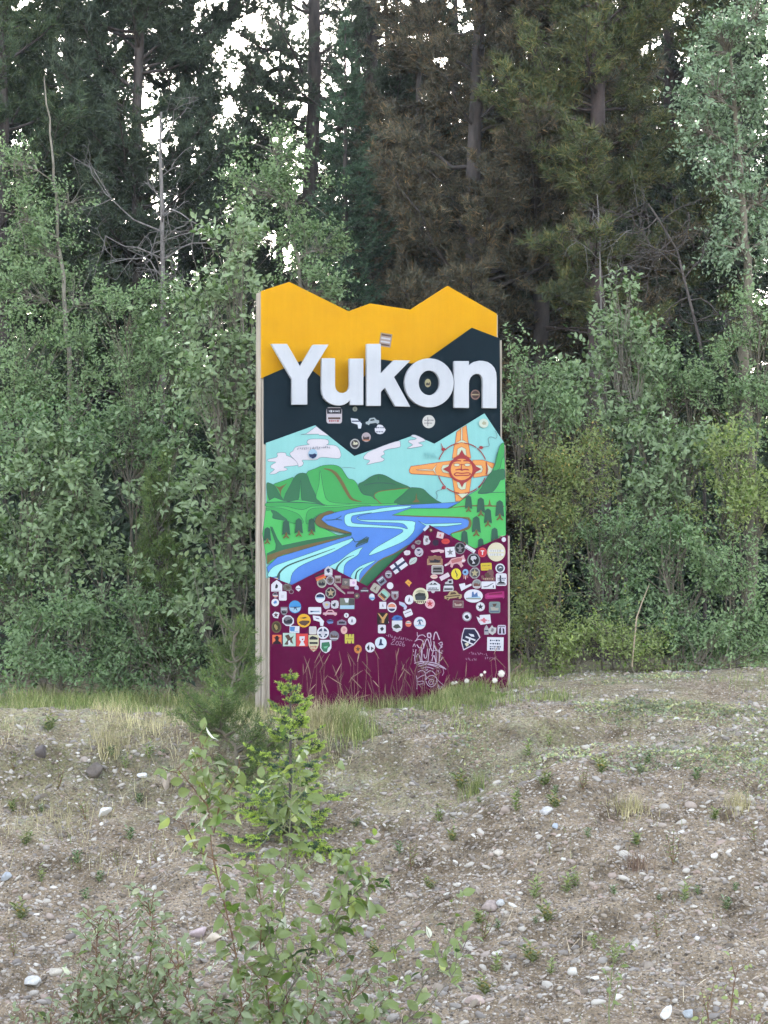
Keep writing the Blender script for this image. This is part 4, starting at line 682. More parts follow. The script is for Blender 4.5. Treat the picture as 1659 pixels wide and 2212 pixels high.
# stickers on the upper panels
S('A', 537, 868, 92, 96, 'q', (206, 196, 202), [('p', DK, [(-.48, -.46), (.48, -.46), (.46, -.1), (-.46, -.1)]), ('txt', W, (-.26,)), ('bar', BR, (.18,)), ('txt', (176, 80, 80), (.34,))], 0, 1); S('A', 660, 830, 28, 30, 'c', (152, 154, 140), [('tri', DK)], 0, 1); S('A', 668, 915, 66, 62, 'map', (222, 226, 236), [('bar', NV, (-.2,))], 0, 1); S('A', 763, 903, 80, 40, 'car', (176, 186, 190), [('p', (26, 40, 46), [(-.1, -.3), (.14, -.3), (.2, -.08), (-.16, -.08)])], -8, 1)
S('A', 807, 953, 70, 62, 'b', W, [('txt', NV, (-.2, .2))], 0, 1); S('A', 727, 997, 54, 56, 'c', (182, 166, 170), [('land', (66, 52, 54)), ('bar', (190, 120, 84), (.32,))], 0, 1); S('A', 660, 1037, 58, 60, 'c', (186, 182, 180), [('in', (70, 62, 62)), ('fig', CRM)], 0, 1); S('A', 1098, 905, 75, 78, 'c', (216, 212, 206), [('txt', GR, (-.1, .12)), ('p', GR, [(-.1, -.34), (-.04, -.34), (-.04, .34), (-.1, .34)])], 0, 1)
S('A', 1093, 676, 36, 50, 'c', (186, 176, 132), [('land', (70, 66, 60)), ('bar', TAN, (.3,))], 0, 1); S('A', 1375, 745, 56, 60, 'c', (150, 116, 106), [('in', (86, 66, 60)), ('bar', TAN, (.0,))], 0, 1); S('A', 842, 421, 70, 80, 'r', (172, 150, 138), [('bar', (96, 70, 60), (-.36, .36)), ('bar', W2, (-.12, .14))], 9, 0)
S('B', 410, 222, 54, 58, 'c', LBL, [('p', (36, 50, 92), [(-.44, .0), (-.1, .04), (.2, -.05), (.44, .06), (.36, .3), (0, .48), (-.36, .3)])], 0, 2); S('B', 1425, 40, 56, 54, 'c', (214, 222, 206), [('fig', (182, 178, 150))], 0, 2); S('B', 822, 706, 75, 62, 'c', W, [('p', DK, [(-.36, -.05), (.0, -.18), (.3, -.22), (.34, -.1), (.0, .0), (-.3, .06)]), ('bar', PNK, (.2,))], 0, 2)
# white paint-pen drawings and writing on the maroon panel
pen = flat(206, 186, 206); penf = flat(176, 140, 166)
def pens(name, z, lines, m, k=3, sm=4): return polymesh(name, [(m, sum([ribbon(z, smooth_path(p, sm) if sm > 1 else p, w, k, .0016) for p, w in lines], []))], mar)
pens('paint_pen_drawing', 'G', [
 ([(425, 400), (470, 375), (520, 390), (535, 450), (530, 495)], 10), ([(450, 440), (480, 480), (515, 490), (510, 640)], 12), ([(440, 390), (480, 330), (530, 320), (560, 345)], 9), ([(585, 300), (620, 300), (625, 345), (590, 345), (585, 300)], 16), ([(660, 380), (675, 300), (700, 290), (735, 380)], 13),
 ([(430, 660), (425, 600), (440, 500)], 9), ([(440, 600), (455, 565), (480, 570), (500, 650)], 10), ([(505, 500), (515, 640), (545, 660)], 14), ([(540, 560), (550, 610), (575, 590), (585, 490)], 10), ([(530, 495), (560, 400), (580, 370), (600, 400), (620, 470), (640, 520)], 12), ([(590, 660), (600, 560), (610, 490)], 9),
 ([(640, 650), (650, 600), (670, 580), (690, 670)], 11), ([(640, 585), (660, 500), (665, 400)], 10), ([(665, 400), (680, 480), (710, 520), (770, 550)], 12), ([(690, 530), (695, 660)], 9), ([(735, 500), (730, 680)], 11), ([(640, 520), (690, 515), (740, 510)], 8), ([(620, 350), (630, 440), (620, 470)], 9),
 ([(420, 675), (500, 655), (600, 660), (700, 680), (800, 735)], 13), ([(450, 690), (540, 672), (640, 690), (720, 710), (820, 750)], 11), ([(470, 715), (560, 690), (650, 705), (740, 740)], 9), ([(510, 740), (580, 722), (660, 745)], 9), ([(560, 740), (575, 765), (590, 745)], 8),
 ([(465, 785), (510, 765), (550, 785), (565, 850), (560, 890)], 10), ([(460, 870), (500, 840), (555, 820)], 9), ([(570, 800), (610, 770), (650, 780), (685, 820)], 10), ([(565, 880), (600, 840), (660, 830), (700, 870), (690, 930), (640, 970), (590, 950), (565, 900)], 10), ([(600, 900), (630, 875), (660, 890), (655, 930), (620, 945), (600, 920), (600, 900)], 8), ([(620, 915), (640, 900), (645, 930)], 7),
 ([(450, 1000), (455, 900), (445, 830)], 8), ([(455, 910), (530, 900), (545, 960)], 8), ([(455, 945), (530, 930)], 8), ([(720, 940), (740, 1000), (770, 960)], 9), ([(720, 430), (765, 410), (765, 450), (730, 440)], 9), ([(735, 490), (770, 470)], 8), ([(400, 470), (420, 430), (432, 470)], 8), ([(455, 285), (460, 335), (485, 320)], 8), ([(700, 870), (760, 930), (800, 960)], 6)], pen)
rg_ = random.Random(4)
dots_ = pens('paint_pen_drawing', 'G', [(([(x, y), (x + 10, y + 6)]), 9) for x, y in [(rg_.choice((410, 760)) + rg_.uniform(-12, 12), rg_.uniform(390, 640)) for _ in range(16)]] + [([(715, 760), (722, 790)], 10), ([(780, 745), (790, 790), (770, 830)], 6)], pen, 3, 1); dots_['kind'] = 'stuff'
scrawl('handwriting', 'G', 60, 325, 100, 40, 3, penf, 4, 11, mar, 7, 20); scrawl('handwriting', 'G', 165, 350, 240, 42, 3, penf, 9, 12, mar, 7, 40); scrawl('handwriting', 'G', 1060, 620, 150, 40, 3, penf, 6, 13, mar, 7, 10); scrawl('handwriting', 'G', 1300, 605, 140, 44, 3, penf, 5, 14, mar, 7, 20); scrawl('handwriting', 'G', 1100, 545, 240, 40, 3, penf, 9, 16, mar, 7, 25)
pens('handwriting', 'G', [([(140, 385), (165, 370), (175, 385), (125, 435), (170, 438)], 7), ([(200, 400), (185, 430), (200, 448), (222, 430), (215, 402), (200, 400)], 7), ([(232, 408), (250, 400), (256, 415), (228, 450), (252, 452)], 7), ([(290, 400), (268, 435), (275, 460), (296, 455), (292, 435), (272, 440)], 7)], penf, 3, 3)
# ------------------------------------------------------------------ vegetation builders
def nrm(a): return a / (np.linalg.norm(a, axis=-1, keepdims=True) + 1e-9)
LEAF4 = (np.array([(0, 0, 0), (.30, .26, .06), (.66, .22, .05), (1, 0, -.05), (.66, -.22, .05), (.30, -.26, .06)]), np.array([(0, 1, 2, 3), (0, 3, 4, 5)]))
LEAF2 = (np.array([(0, 0, 0), (.45, .27, .07), (1, 0, -.03), (.45, -.27, .07)]), np.array([(0, 1, 2), (0, 2, 3)]))
NARROW = (np.array([(0, 0, 0), (.35, .15, .04), (.70, .12, .03), (1, 0, -.06), (.70, -.12, .03), (.35, -.15, .04)]), np.array([(0, 1, 2, 3), (0, 3, 4, 5)]))
BIGLEAF = (np.array([(0, 0, 0), (.18, .22, .05), (.42, .33, .07), (.70, .23, .01), (1, 0, -.24), (.70, -.23, .02), (.42, -.33, .07), (.18, -.22, .05), (.25, 0, -.01), (.5, 0, -.03), (.75, 0, -.07)]),
           np.array([(0, 1, 8), (0, 8, 7), (4, 10, 3), (4, 5, 10)]), np.array([(1, 2, 9, 8), (2, 3, 10, 9), (8, 9, 6, 7), (9, 10, 5, 6)]))
def put_leaves(mb, tpl, pos, dirs, ups, size, mi=0):
    X = nrm(dirs); Yv = nrm(np.cross(ups, X)); Zv = np.cross(X, Yv); T = tpl[0]
    V = pos[:, None, :] + size[:, None, None] * (T[None, :, 0:1] * X[:, None, :] + T[None, :, 1:2] * Yv[:, None, :] + T[None, :, 2:3] * Zv[:, None, :])
    n = len(pos); base = (np.arange(n) * len(T))[:, None, None]
    mb.V.append(V.reshape(-1, 3))
    for F in tpl[1:]: mb.F.append(((F[None] + base).reshape(-1, F.shape[1]) + mb.n, mi))
    mb.n += n * len(T)
def put_needles(mb, pos, dirs, length, width, rng, mi=0):
    D = nrm(dirs); S = nrm(np.cross(D, rng.normal(size=D.shape))); w = (width / 2)
    V = np.stack([pos - S * w[:, None], pos + S * w[:, None], pos + D * length[:, None]], 1); n = len(pos)
    mb.add(V.reshape(-1, 3), np.arange(n * 3).reshape(-1, 3), mi)
def curve(a, b, sag, rng, n=6, jit=.06):
    a = np.asarray(a, float); b = np.asarray(b, float); t = np.linspace(0, 1, n)[:, None]
    L = np.linalg.norm(b - a); p = a + (b - a) * t; p[:, 2] += sag * L * (4 * t * (1 - t))[:, 0]
    j = rng.normal(0, jit * L / n, (n, 3)); j[0] = 0; j[-1] = 0
    return p + np.cumsum(j, 0) * (1 - t) * (t > 0)

def leafy(name, label, cat, base, blobs, mat, leaf=.055, lai=2.4, tpl=LEAF4, stem_mat=M_STEM, seed=1, group=None, stems=None, stem_r=.014, twig=.30, clumps=8, droop=.15, trunk=None, bare=0, depth=.75):
    """a broad-leaved tree or shrub: stems to every leaf mass, twigs carrying rows of leaves"""
    rng = np.random.default_rng(seed); root = empty(name, tuple(base), 0, label, cat, group); base = np.asarray(base, float)
    fm = MB(); sm = MB()
    if trunk is not None:
        tp = np.array(trunk) - base; tp[0] = 0; q = np.concatenate([curve(tp[i], tp[i + 1], 0, rng, 5, .12)[:-1] for i in range(len(tp) - 1)] + [tp[-1:]])
        sm.tube(q, np.linspace(stem_r * 2.6, stem_r * .5, len(q)), 7); tq = q
    for (c, rx, rz) in blobs:
        c = np.asarray(c) - base; ry = max(.35, rx * depth); rr = np.array((rx, ry, rz))
        area = math.pi * rx * rz; nl = int(lai * area / (leaf * leaf * (tpl[0][:, 1].max() * 2) * .62)); per = 9
        nt_ = max(6, nl // per)
        k = clumps; cd = nrm(rng.normal(size=(k, 3))); cc = cd * rng.uniform(.35, .92, (k, 1)) ** .8
        o = cc[rng.integers(0, k, nt_)] + rng.normal(0, .135, (nt_, 3)); ln = np.linalg.norm(o, axis=1, keepdims=True); o = o * np.minimum(1, 1.08 / ln)
        P0 = c + o * rr; d0 = nrm(o + rng.normal(0, .55, (nt_, 3)) + np.array((0, 0, .55))); L = twig * rng.uniform(.5, 1.15, nt_)
        ns_ = max(5, nt_ // 45); sd_ = rng.uniform(-.85, .85, (ns_, 2)); sz_ = np.sqrt(np.clip(1 - (sd_ ** 2).sum(1), .05, 1)) * rng.uniform(.6, 1, ns_)      # upright leading shoots
        P0 = np.concatenate([P0, c + np.column_stack([sd_, sz_]) * rr]); d0 = np.concatenate([d0, nrm(np.column_stack([rng.normal(0, .22, (ns_, 2)), np.ones(ns_)]))]); L = np.concatenate([L, twig * rng.uniform(.8, 1.7, ns_)]); nt_ += ns_
        t = (np.arange(per) + .6) / per; bend = rng.normal(0, .25, (nt_, 3)) + np.array((0, 0, -droop))
        PP = P0[:, None, :] + d0[:, None, :] * (L[:, None] * t)[..., None] + bend[:, None, :] * (L[:, None] * t ** 2)[..., None]
        side = nrm(np.cross(d0, rng.normal(size=(nt_, 3))))[:, None, :] * np.where(np.arange(per) % 2 == 0, 1., -1.)[None, :, None]
        LD = nrm(d0[:, None, :] * .7 + side * .9 + rng.normal(0, .35, (nt_, per, 3)) + np.array((0, 0, -droop * 1.2)))
        UP = nrm(np.array((0, -.35, 1.)) + rng.normal(0, .55, (nt_, per, 3)))
        put_leaves(fm, tpl, PP.reshape(-1, 3), LD.reshape(-1, 3), UP.reshape(-1, 3), leaf * rng.uniform(.6, 1.3, nt_ * per))
        # stems
        if trunk is None:
            mid = c + np.array((0, 0, -.1)); q = curve(np.array((rng.normal(0, .08), rng.normal(0, .06), -.05)), mid, .04, rng, 7, .18); sm.tube(q, np.linspace(stem_r, stem_r * .45, 7), 5)
            hub = q[4:]
        else:
            i = np.argmin(np.linalg.norm(tq - (c - np.array((0, 0, rz * .5))), axis=1)); q = curve(tq[i], c, .12, rng, 6, .15); sm.tube(q, np.linspace(stem_r * .8, stem_r * .35, 6), 5); hub = q[2:]
        for i in rng.choice(nt_, min(nt_, 26), replace=False):
            h = hub[rng.integers(0, len(hub))]; q = curve(h, P0[i] + d0[i] * L[i] * .6, .06, rng, 5, .2); sm.tube(q, np.linspace(stem_r * .38, stem_r * .14, 5), 3)
        for _ in range(bare):
            h = hub[rng.integers(0, len(hub))]; e = c + nrm(rng.normal(size=3) + np.array((0, -.5, .2))) * rr * rng.uniform(.9, 1.3); q = curve(h, e, .1, rng, 7, .35); sm.tube(q, np.linspace(stem_r * .5, stem_r * .12, 7), 4)
    sm.build('trunk' if trunk is not None else 'stems', stem_mat, root); fm.build('foliage', mat, root, smooth=False)
    return root

def pine_mesh(seed, H, r0, zc, Lmax, whorl=.42, tilt=.15, up=.35, needle=.10, per=17, width=.0115, taper=.7, dead=10, tufts=4.2, mats=None, name='pine'):
    """trunk mesh and crown mesh of a conifer with tufted twigs"""
    rng = np.random.default_rng(seed); tm = MB(); bm = MB(); cm = MB()
    n = 14; z = np.linspace(-.3, H, n); tx = np.cumsum(rng.normal(0, .035, (n, 2)), 0); tx -= tx[0]
    tm.tube(np.column_stack([tx, z]), np.maximum(.012, r0 * (1 - np.clip(z, 0, H) / H) ** .75), 9)
    def tr(zz): return np.array((np.interp(zz, z, tx[:, 0]), np.interp(zz, z, tx[:, 1]), zz))
    TP, TD = [], []; zz = zc
    while zz < H - .15:
        f = (zz - zc) / (H - zc); L0 = Lmax * (1 - f) ** taper * (.55 + .45 * min(1, f * 5))
        for b in range(rng.integers(4, 7)):
            az = rng.uniform(0, 6.283); L = max(.2, L0 * rng.uniform(.55, 1.2)); e = tilt + f * .6 + rng.normal(0, .15)
            s0 = tr(zz + rng.uniform(-.15, .15)); d = np.array((math.cos(az) * math.cos(e), math.sin(az) * math.cos(e), math.sin(e)))
            t = np.linspace(0, 1, 7)[:, None]; q = s0 + d * L * t + np.array((0, 0, up * L)) * (t ** 2 - t * .55) + np.cumsum(rng.normal(0, .022 * L, (7, 3)), 0) * (t > 0)
            bm.tube(q, np.linspace(.010 + .012 * L, .004, 7), 4)
            ns = int(7 + 8 * L)
            for s in range(ns):
                u = .22 + .78 * (s + rng.uniform(0, 1)) / ns; p = np.array([np.interp(u, t[:, 0], q[:, c]) for c in range(3)]); tg = nrm(q[min(6, int(u * 6) + 1)] - q[int(u * 6) - 1 if u * 6 >= 1 else 0])
                sd = nrm(np.cross(tg, (0, 0, 1))) * (1 if s % 2 else -1); sl = L * .34 * (1.15 - u * .6) * rng.uniform(.6, 1.2); dd = nrm(tg * .8 + sd * .75 + np.array((0, 0, .25)) + rng.normal(0, .25, 3))
                e2 = p + dd * sl; 
                if sl > .12: bm.tube(np.stack([p, p + dd * sl * .5 + np.array((0, 0, -.02)), e2]), [.005, .004, .002], 3)
                m = max(2, int(tufts * sl / .16)); uu = np.linspace(.35, 1, m)[:, None]
                TP.append(p + (e2 - p) * uu + rng.normal(0, .03, (m, 3))); TD.append(np.repeat((dd + np.array((0, 0, .35)))[None], m, 0))
            TP.append(q[-3:]); TD.append(np.repeat((d + np.array((0, 0, .4)))[None], 3, 0))
        zz += whorl * rng.uniform(.7, 1.3)
    for _ in range(dead):       # bare grey lower twigs
        zz = rng.uniform(zc * .25, zc + .5); az = rng.uniform(0, 6.283); L = rng.uniform(.4, 1.3) ; s0 = tr(zz)
        q = curve(s0, s0 + np.array((math.cos(az) * L, math.sin(az) * L, rng.uniform(-.35, .2))), .05, rng, 6, .3); bm.tube(q, np.linspace(.011, .003, 6), 4)
    TP = np.concatenate(TP); TD = nrm(np.concatenate(TD)); m = len(TP)
    D = nrm(TD[:, None, :] * .75 + rng.normal(0, .62, (m, per, 3))); Pp = np.repeat(TP[:, None, :], per, 1) + rng.normal(0, .012, (m, per, 3))
    put_needles(cm, Pp.reshape(-1, 3), D.reshape(-1, 3), needle * rng.uniform(.7, 1.25, m * per), width * rng.uniform(.8, 1.4, m * per), rng)
    return tm, bm, cm
def spruce_mesh(seed, H, r0, z0, Lmax, whorl=.26, needle=.032, width=.0055, per=26, taper=.9, droop=.25, tip=False, side=11):
    rng = np.random.default_rng(seed); tm = MB(); bm = MB(); cm = MB()
    tm.tube(np.column_stack([np.zeros(8), np.zeros(8), np.linspace(-.2, H, 8)]), np.linspace(r0, .006, 8), 8)
    NP, ND, NT = [], [], []; zz = z0
    while zz < H - .02:
        f = (zz - z0) / (H - z0); L0 = Lmax * (1 - f) ** taper + .03
        for b in range(rng.integers(5, 8)):
            az = rng.uniform(0, 6.283); L = L0 * rng.uniform(.7, 1.15); e = -.15 * (1 - f) + .55 * f + rng.normal(0, .1); d = np.array((math.cos(az) * math.cos(e), math.sin(az) * math.cos(e), math.sin(e)))
            t = np.linspace(0, 1, 6)[:, None]; q = np.array((0, 0, zz)) + d * L * t + np.array((0, 0, -droop * L)) * np.sin(t * 3.1) * .6 + np.array((0, 0, .12 * L)) * t ** 3
            bm.tube(q, np.linspace(.003 + .009 * L, .0015, 6), 4)
            tw = [(q[:-1].copy(), q[1:].copy(), 1.0)]
            for s in range(max(3, int(side * min(1, L / Lmax + .25)))):
                u = rng.uniform(.15, .97); p = np.array([np.interp(u, t[:, 0], q[:, c]) for c in range(3)]); tg = nrm(q[min(5, int(u * 5) + 1)] - q[int(u * 5)])
                sd = nrm(np.cross(tg, (0, 0, 1))) * (1 if s % 2 else -1); sl = L * .42 * (1.1 - u) * rng.uniform(.6, 1.2) + .02; dd = nrm(tg * .8 + sd * .8 + np.array((0, 0, -.15)) + rng.normal(0, .12, 3)); tw.append((p[None], (p + dd * sl)[None], u))
            for a, b2, u in tw:
                for k in range(len(a)):
                    ll = np.linalg.norm(b2[k] - a[k]); m = max(4, int(per * ll / .3)); w = rng.uniform(0, 1.03, (m, 1)); pp = a[k] + (b2[k] - a[k]) * w; dd = nrm(b2[k] - a[k])
                    NP.append(pp); ND.append(nrm(dd * .75 + rng.normal(0, .6, (m, 3)) + np.array((0, 0, .15)))); NT.append((w[:, 0] > .5) if tip else np.zeros(m, bool))
        zz += whorl * (1.1 - .5 * f) * rng.uniform(.75, 1.25)
    m = 30; NP.append(np.column_stack([np.zeros(m), np.zeros(m), rng.uniform(H - .12, H, m)])); ND.append(nrm(rng.normal(0, .5, (m, 3)) + np.array((0, 0, .8)))); NT.append(np.full(m, tip))
    NP = np.concatenate(NP); ND = np.concatenate(ND); NT = np.concatenate(NT); m = len(NP)
    for flag, mi in ((False, 0), (True, 1)):
        s = NT == flag
        if s.any(): put_needles(cm, NP[s], ND[s], needle * rng.uniform(.7, 1.3, s.sum()), width * rng.uniform(.8, 1.4, s.sum()), rng, mi)
    return tm, bm, cm
def conifer(name, label, meshes, px, dist, rz=0, scale=1.0, group=None, cat='tree', base=None):
    X = (px - 829.5) * dist / FPX if base is None else base[0]; Y = dist if base is None else base[1]
    root = empty(name, (X, Y, float(gz(X, Y)) - .02), rz, label, cat, group); root.scale = (scale,) * 3
    for i_, nm in enumerate(('trunk', 'branches', 'foliage')):
        o = link(nm, meshes[i_], root); m = meshes[3][i_] if len(meshes) > 3 else None
        if m: o.material_slots[0].link = 'OBJECT'; o.material_slots[0].material = m
    return root
def M3(t, barkm, needm, nm):
    return (t[0].mesh(nm + '_trunk', barkm), t[1].mesh(nm + '_branches', barkm), t[2].mesh(nm + '_foliage', needm, smooth=False))
def recolor(ms, needm, barkm=None):      # the same tree in other colours: shared meshes, materials set on the objects
    return ms[:3] + ((barkm, None, needm),)
# ------------------------------------------------------------------ the wood behind the sign
PA = M3(pine_mesh(101, 14.5, .15, 2.6, 2.1, .46), M_BARK, M_PINED, 'pine_a')
PB = M3(pine_mesh(102, 13.5, .12, 1.8, 1.9, .38), M_BARK, M_PINED, 'pine_b')
PC = M3(pine_mesh(103, 15.0, .17, 5.2, 2.1, .62, tufts=2.6, dead=26), M_BARK, M_PINED, 'pine_c')
PD = M3(pine_mesh(104, 13.0, .15, 1.4, 2.3, .42), M_BARK, M_BROWN, 'pine_d')
PE = M3(pine_mesh(107, 13.0, .15, 3.9, 1.35, .30), M_BARKR, M_OLIVE, 'pine_e')
SA = M3(spruce_mesh(105, 9.5, .11, .3, 1.8, .26, .065, .014, 52), M_BARK, M_SPRUCE, 'spruce_a')
SBm = M3(spruce_mesh(106, 12.5, .13, .3, 2.3, .28, .08, .018, 46, side=14), M_BARK, M_PINED, 'spruce_b')
PDb = recolor(PB, M_BROWN); PO = recolor(PB, M_OLIVE, M_BARKR); PAg = recolor(PA, M_PINE); SBb = recolor(SBm, M_BROWN)
WG = 'tall conifers of the wood'
conifer('pine_tree', 'tall dark pine whose bare upper trunk stands against the bright sky, beside the grey snag', PAg, 150, 31.5, .4, 1, WG)
conifer('pine_tree', 'bushy green pine filling the gap between the grey snag and the dark pine', PB, 300, 30.5, 2.2, 1.05, WG)
conifer('pine_tree', 'pine at the outer edge of the wood behind the aspen', PAg, 10, 30, 1.2, .95, WG)
conifer('pine_tree', 'bushy pine beside the brightest hole in the sky', PB, 395, 32.5, 3.3, 1.1, WG)
bowed = conifer('pine_tree', 'pine with a thick bare trunk and one long low bowed limb against the white sky', PC, 660, 33, 3.6, 1.05, WG)
bl = MB(); bq = np.array(smooth_path([np.array(at(x_, y_, 33)) for x_, y_ in ((662, 165), (630, 148), (590, 152), (545, 185), (500, 200), (455, 212), (425, 240))], 4)) ; bl.tube(bq, np.linspace(.055, .012, len(bq)), 6); brg = np.random.default_rng(3)
for _i in range(4, len(bq), 2): twisty0 = curve(bq[_i], bq[_i] + np.array((brg.normal(-.15, .2), brg.normal(0, .3), brg.normal(.05, .35))), 0, brg, 5, .3); bl.tube(twisty0, np.linspace(.012, .003, 5), 4)
_lo = bl.build('limb', M_BARK, bowed); _lo.matrix_parent_inverse = bowed.matrix_basis.inverted()
conifer('pine_tree', 'thick-trunked pine of the close pair rising behind the small spruce', PC, 798, 33.5, 1.5, 1, WG)
conifer('pine_tree', 'thinner pine of the close pair rising behind the small spruce', PC, 774, 36, 4.4, .85, WG)
conifer('pine_tree', 'slender far pine trunk standing next to the close pair', PC, 748, 40, 2.4, .8, WG)
conifer('spruce_tree', 'pointed dark green spruce whose tip shows before the pair of pine trunks', SA, 745, 29.5, .8, .92, WG)
conifer('pine_tree', 'great browned pine with rusty needle tufts above the dark green panel', PD, 1010, 28.2, .6, 1, WG)
conifer('pine_tree', 'browned pine with drooping dead twigs between the great browned pine and the olive pine', PDb, 1165, 28.6, 2.9, 1.12, WG)
conifer('pine_tree', 'olive-tufted pine with a thick reddish scaly trunk', PE, 1306, 27.2, 1.9, 1.02, WG)
conifer('spruce_tree', 'shadowy brownish spruce standing behind the great browned pine', SBb, 905, 31.5, 2, .95, WG)
conifer('pine_tree', 'olive-green pine behind the silver-leaved tree', PO, 1440, 30.5, 4.4, 1.1, WG)
conifer('spruce_tree', 'dark spruce behind the silver-leaved tree at the edge of the wood', SBm, 1600, 30, 1.1, 1, WG)
conifer('spruce_tree', 'low dark spruce spreading directly behind the yellow panel', SA, 960, 26.2, 2.5, .44, WG)
rng = np.random.default_rng(77)
DW = 'conifers deep in the wood'
far = [(PA, 90, 37, 1, 'dark pine deep in the wood behind the aspen'), (PA, 600, 43, .9, 'farthest pine filling the bright gap beside the bowed limb'), (PB, 850, 40, 1, 'far pine between the close pair and the browned pine'), (PB, 215, 38, 1, 'bushy pine deep between the dark pine and the snag'), (SBm, 215, 36, .58, 'short dark spruce between the dark pine and the grey snag'), (SBm, 350, 39, .6, 'dark spruce deep behind the grey snag'),
 (SBm, 470, 41, .6, 'dark spruce low in the gap under the brightest sky'), (PC, 545, 44, .8, 'thin far pine seen through the bright gap beside the bowed limb'), (SA, 615, 36, .62, 'spruce in shade behind the pale-limbed aspen'), (SBm, 700, 38, .55, 'spruce in shade at the feet of the close pair of pines'), (SBm, 870, 38, .62, 'spruce in shade between the close pair and the browned pine'),
 (SBm, 1090, 33.5, .95, 'dark spruce between the two browned pines'), (SBm, 1240, 33.5, .95, 'dark spruce beside the reddish scaly trunk'), (PAg, 1370, 36, 1, 'green pine deep behind the olive-tufted pine'), (SBm, 1500, 35, .95, 'dark spruce deep behind the bare leaning trunk'),
 (PD, 1010, 38, 1, 'browned pine deep behind the great browned pine'), (PA, 1310, 41, 1, 'far dark pine behind the reddish scaly trunk'), (SBm, 40, 41, .6, 'dark spruce low behind the aspen leaves'), (SBm, 1590, 42, 1, 'far dark spruce behind the silver-leaved poplar'), (SBm, 140, 44, .55, 'far spruce low behind the dark pine'), (SBm, 435, 33, .58, 'shaded spruce close behind the tip of the tall young poplar'), (SBm, 540, 33.5, .62, 'shaded spruce between the tall young poplar and the pale-limbed aspen'), (SBm, 985, 36, 1.12, 'dark spruce closing the gap over the great browned pine'), (SBm, 12, 36.5, .92, 'dark spruce filling the gap beside the aspen tip'), (SBm, -30, 33, 1, 'dark spruce at the outer edge of the wood on the aspen side'), (SBm, 1410, 38, 1, 'dark spruce deep between the olive pines'), (SBm, 1190, 37, 1.05, 'far spruce filling the gap between the browned pines'), (SBm, 75, 33, .55, 'shaded spruce close behind the pale aspen trunk'), (SBm, 960, 33, .5, 'shaded spruce low behind the yellow panel peak')]
for i, (ms, px, d, s_, lab) in enumerate(far): conifer('conifer_tree', lab, ms, px, d, rng.uniform(0, 6), s_, DW)
for px, d, lab in ((-330, 30, 'spruce standing beyond the outer willow on the aspen side'), (-560, 33, 'spruce farthest along the wood on the aspen side'), (1850, 30, 'spruce standing beyond the silver-leaved poplar'), (2080, 33, 'spruce farthest along the wood past the silver-leaved poplar')):
    conifer('conifer_tree', lab, SBm, px, d, rng.uniform(0, 6), 1.0, DW)
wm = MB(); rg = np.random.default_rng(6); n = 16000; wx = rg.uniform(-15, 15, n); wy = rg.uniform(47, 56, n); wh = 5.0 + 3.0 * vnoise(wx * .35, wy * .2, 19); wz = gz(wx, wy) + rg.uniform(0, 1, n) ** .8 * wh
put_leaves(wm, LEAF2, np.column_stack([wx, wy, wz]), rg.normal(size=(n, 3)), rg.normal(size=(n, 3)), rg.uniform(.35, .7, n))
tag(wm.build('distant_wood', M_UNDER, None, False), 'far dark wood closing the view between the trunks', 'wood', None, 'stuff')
# undergrowth in the shade of the wood
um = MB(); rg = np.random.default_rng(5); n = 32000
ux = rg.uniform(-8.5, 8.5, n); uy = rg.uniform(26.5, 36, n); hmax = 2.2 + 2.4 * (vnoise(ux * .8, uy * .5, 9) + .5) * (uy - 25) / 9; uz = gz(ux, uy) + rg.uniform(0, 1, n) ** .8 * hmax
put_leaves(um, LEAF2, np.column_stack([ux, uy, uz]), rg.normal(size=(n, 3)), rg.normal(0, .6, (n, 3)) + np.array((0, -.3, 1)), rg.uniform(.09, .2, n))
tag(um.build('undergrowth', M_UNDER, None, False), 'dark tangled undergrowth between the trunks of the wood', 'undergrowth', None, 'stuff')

# dead snag and bare branches
def twisty(mb, p, d, L, r, depth, rng, kids=3):
    n = 6; q = [p]; 
    for i in range(n - 1):
        d = nrm(d + rng.normal(0, .23, 3)); q.append(q[-1] + d * L / (n - 1))
    q = np.array(q); mb.tube(q, np.linspace(r * .8, r * .35, n), 4 if depth else 3)
    if depth > 0:
        for k in range(kids):
            i = rng.integers(1, n); twisty(mb, q[i], nrm(d * .6 + rng.normal(0, .8, 3)), L * rng.uniform(.4, .75), r * .55, depth - 1, rng, kids)
def dead_tree(name, label, base_px, dist, trunk, limbs, seed, r=.05, m=M_GREYWOOD, cat='tree', kids=3, depth=2):
    rng = np.random.default_rng(seed); pts = np.array([at(x, y, dist) for x, y in trunk]); b = pts[0].copy(); b[2] = float(gz(b[0], b[1])) - .05; root = empty(name, tuple(b), 0, label, cat)
    tm = MB(); q = np.concatenate([[np.zeros(3)], pts - b]) if np.linalg.norm(pts[0] - b) > .2 else pts - b; tm.tube(q, np.linspace(r, r * .45, len(q)), 8); tm.build('trunk', m, root)
    lm = MB()
    for (x, y, x2, y2, rr) in limbs:
        a = at(x, y, dist) - b; e = at(x2, y2, dist) - b + np.array((0, rng.normal(-.2, .3), 0)); L = np.linalg.norm(e - a); twisty(lm, a, nrm(e - a), L, rr, depth, rng, kids)
    lm.build('branches', m, root)
    return root
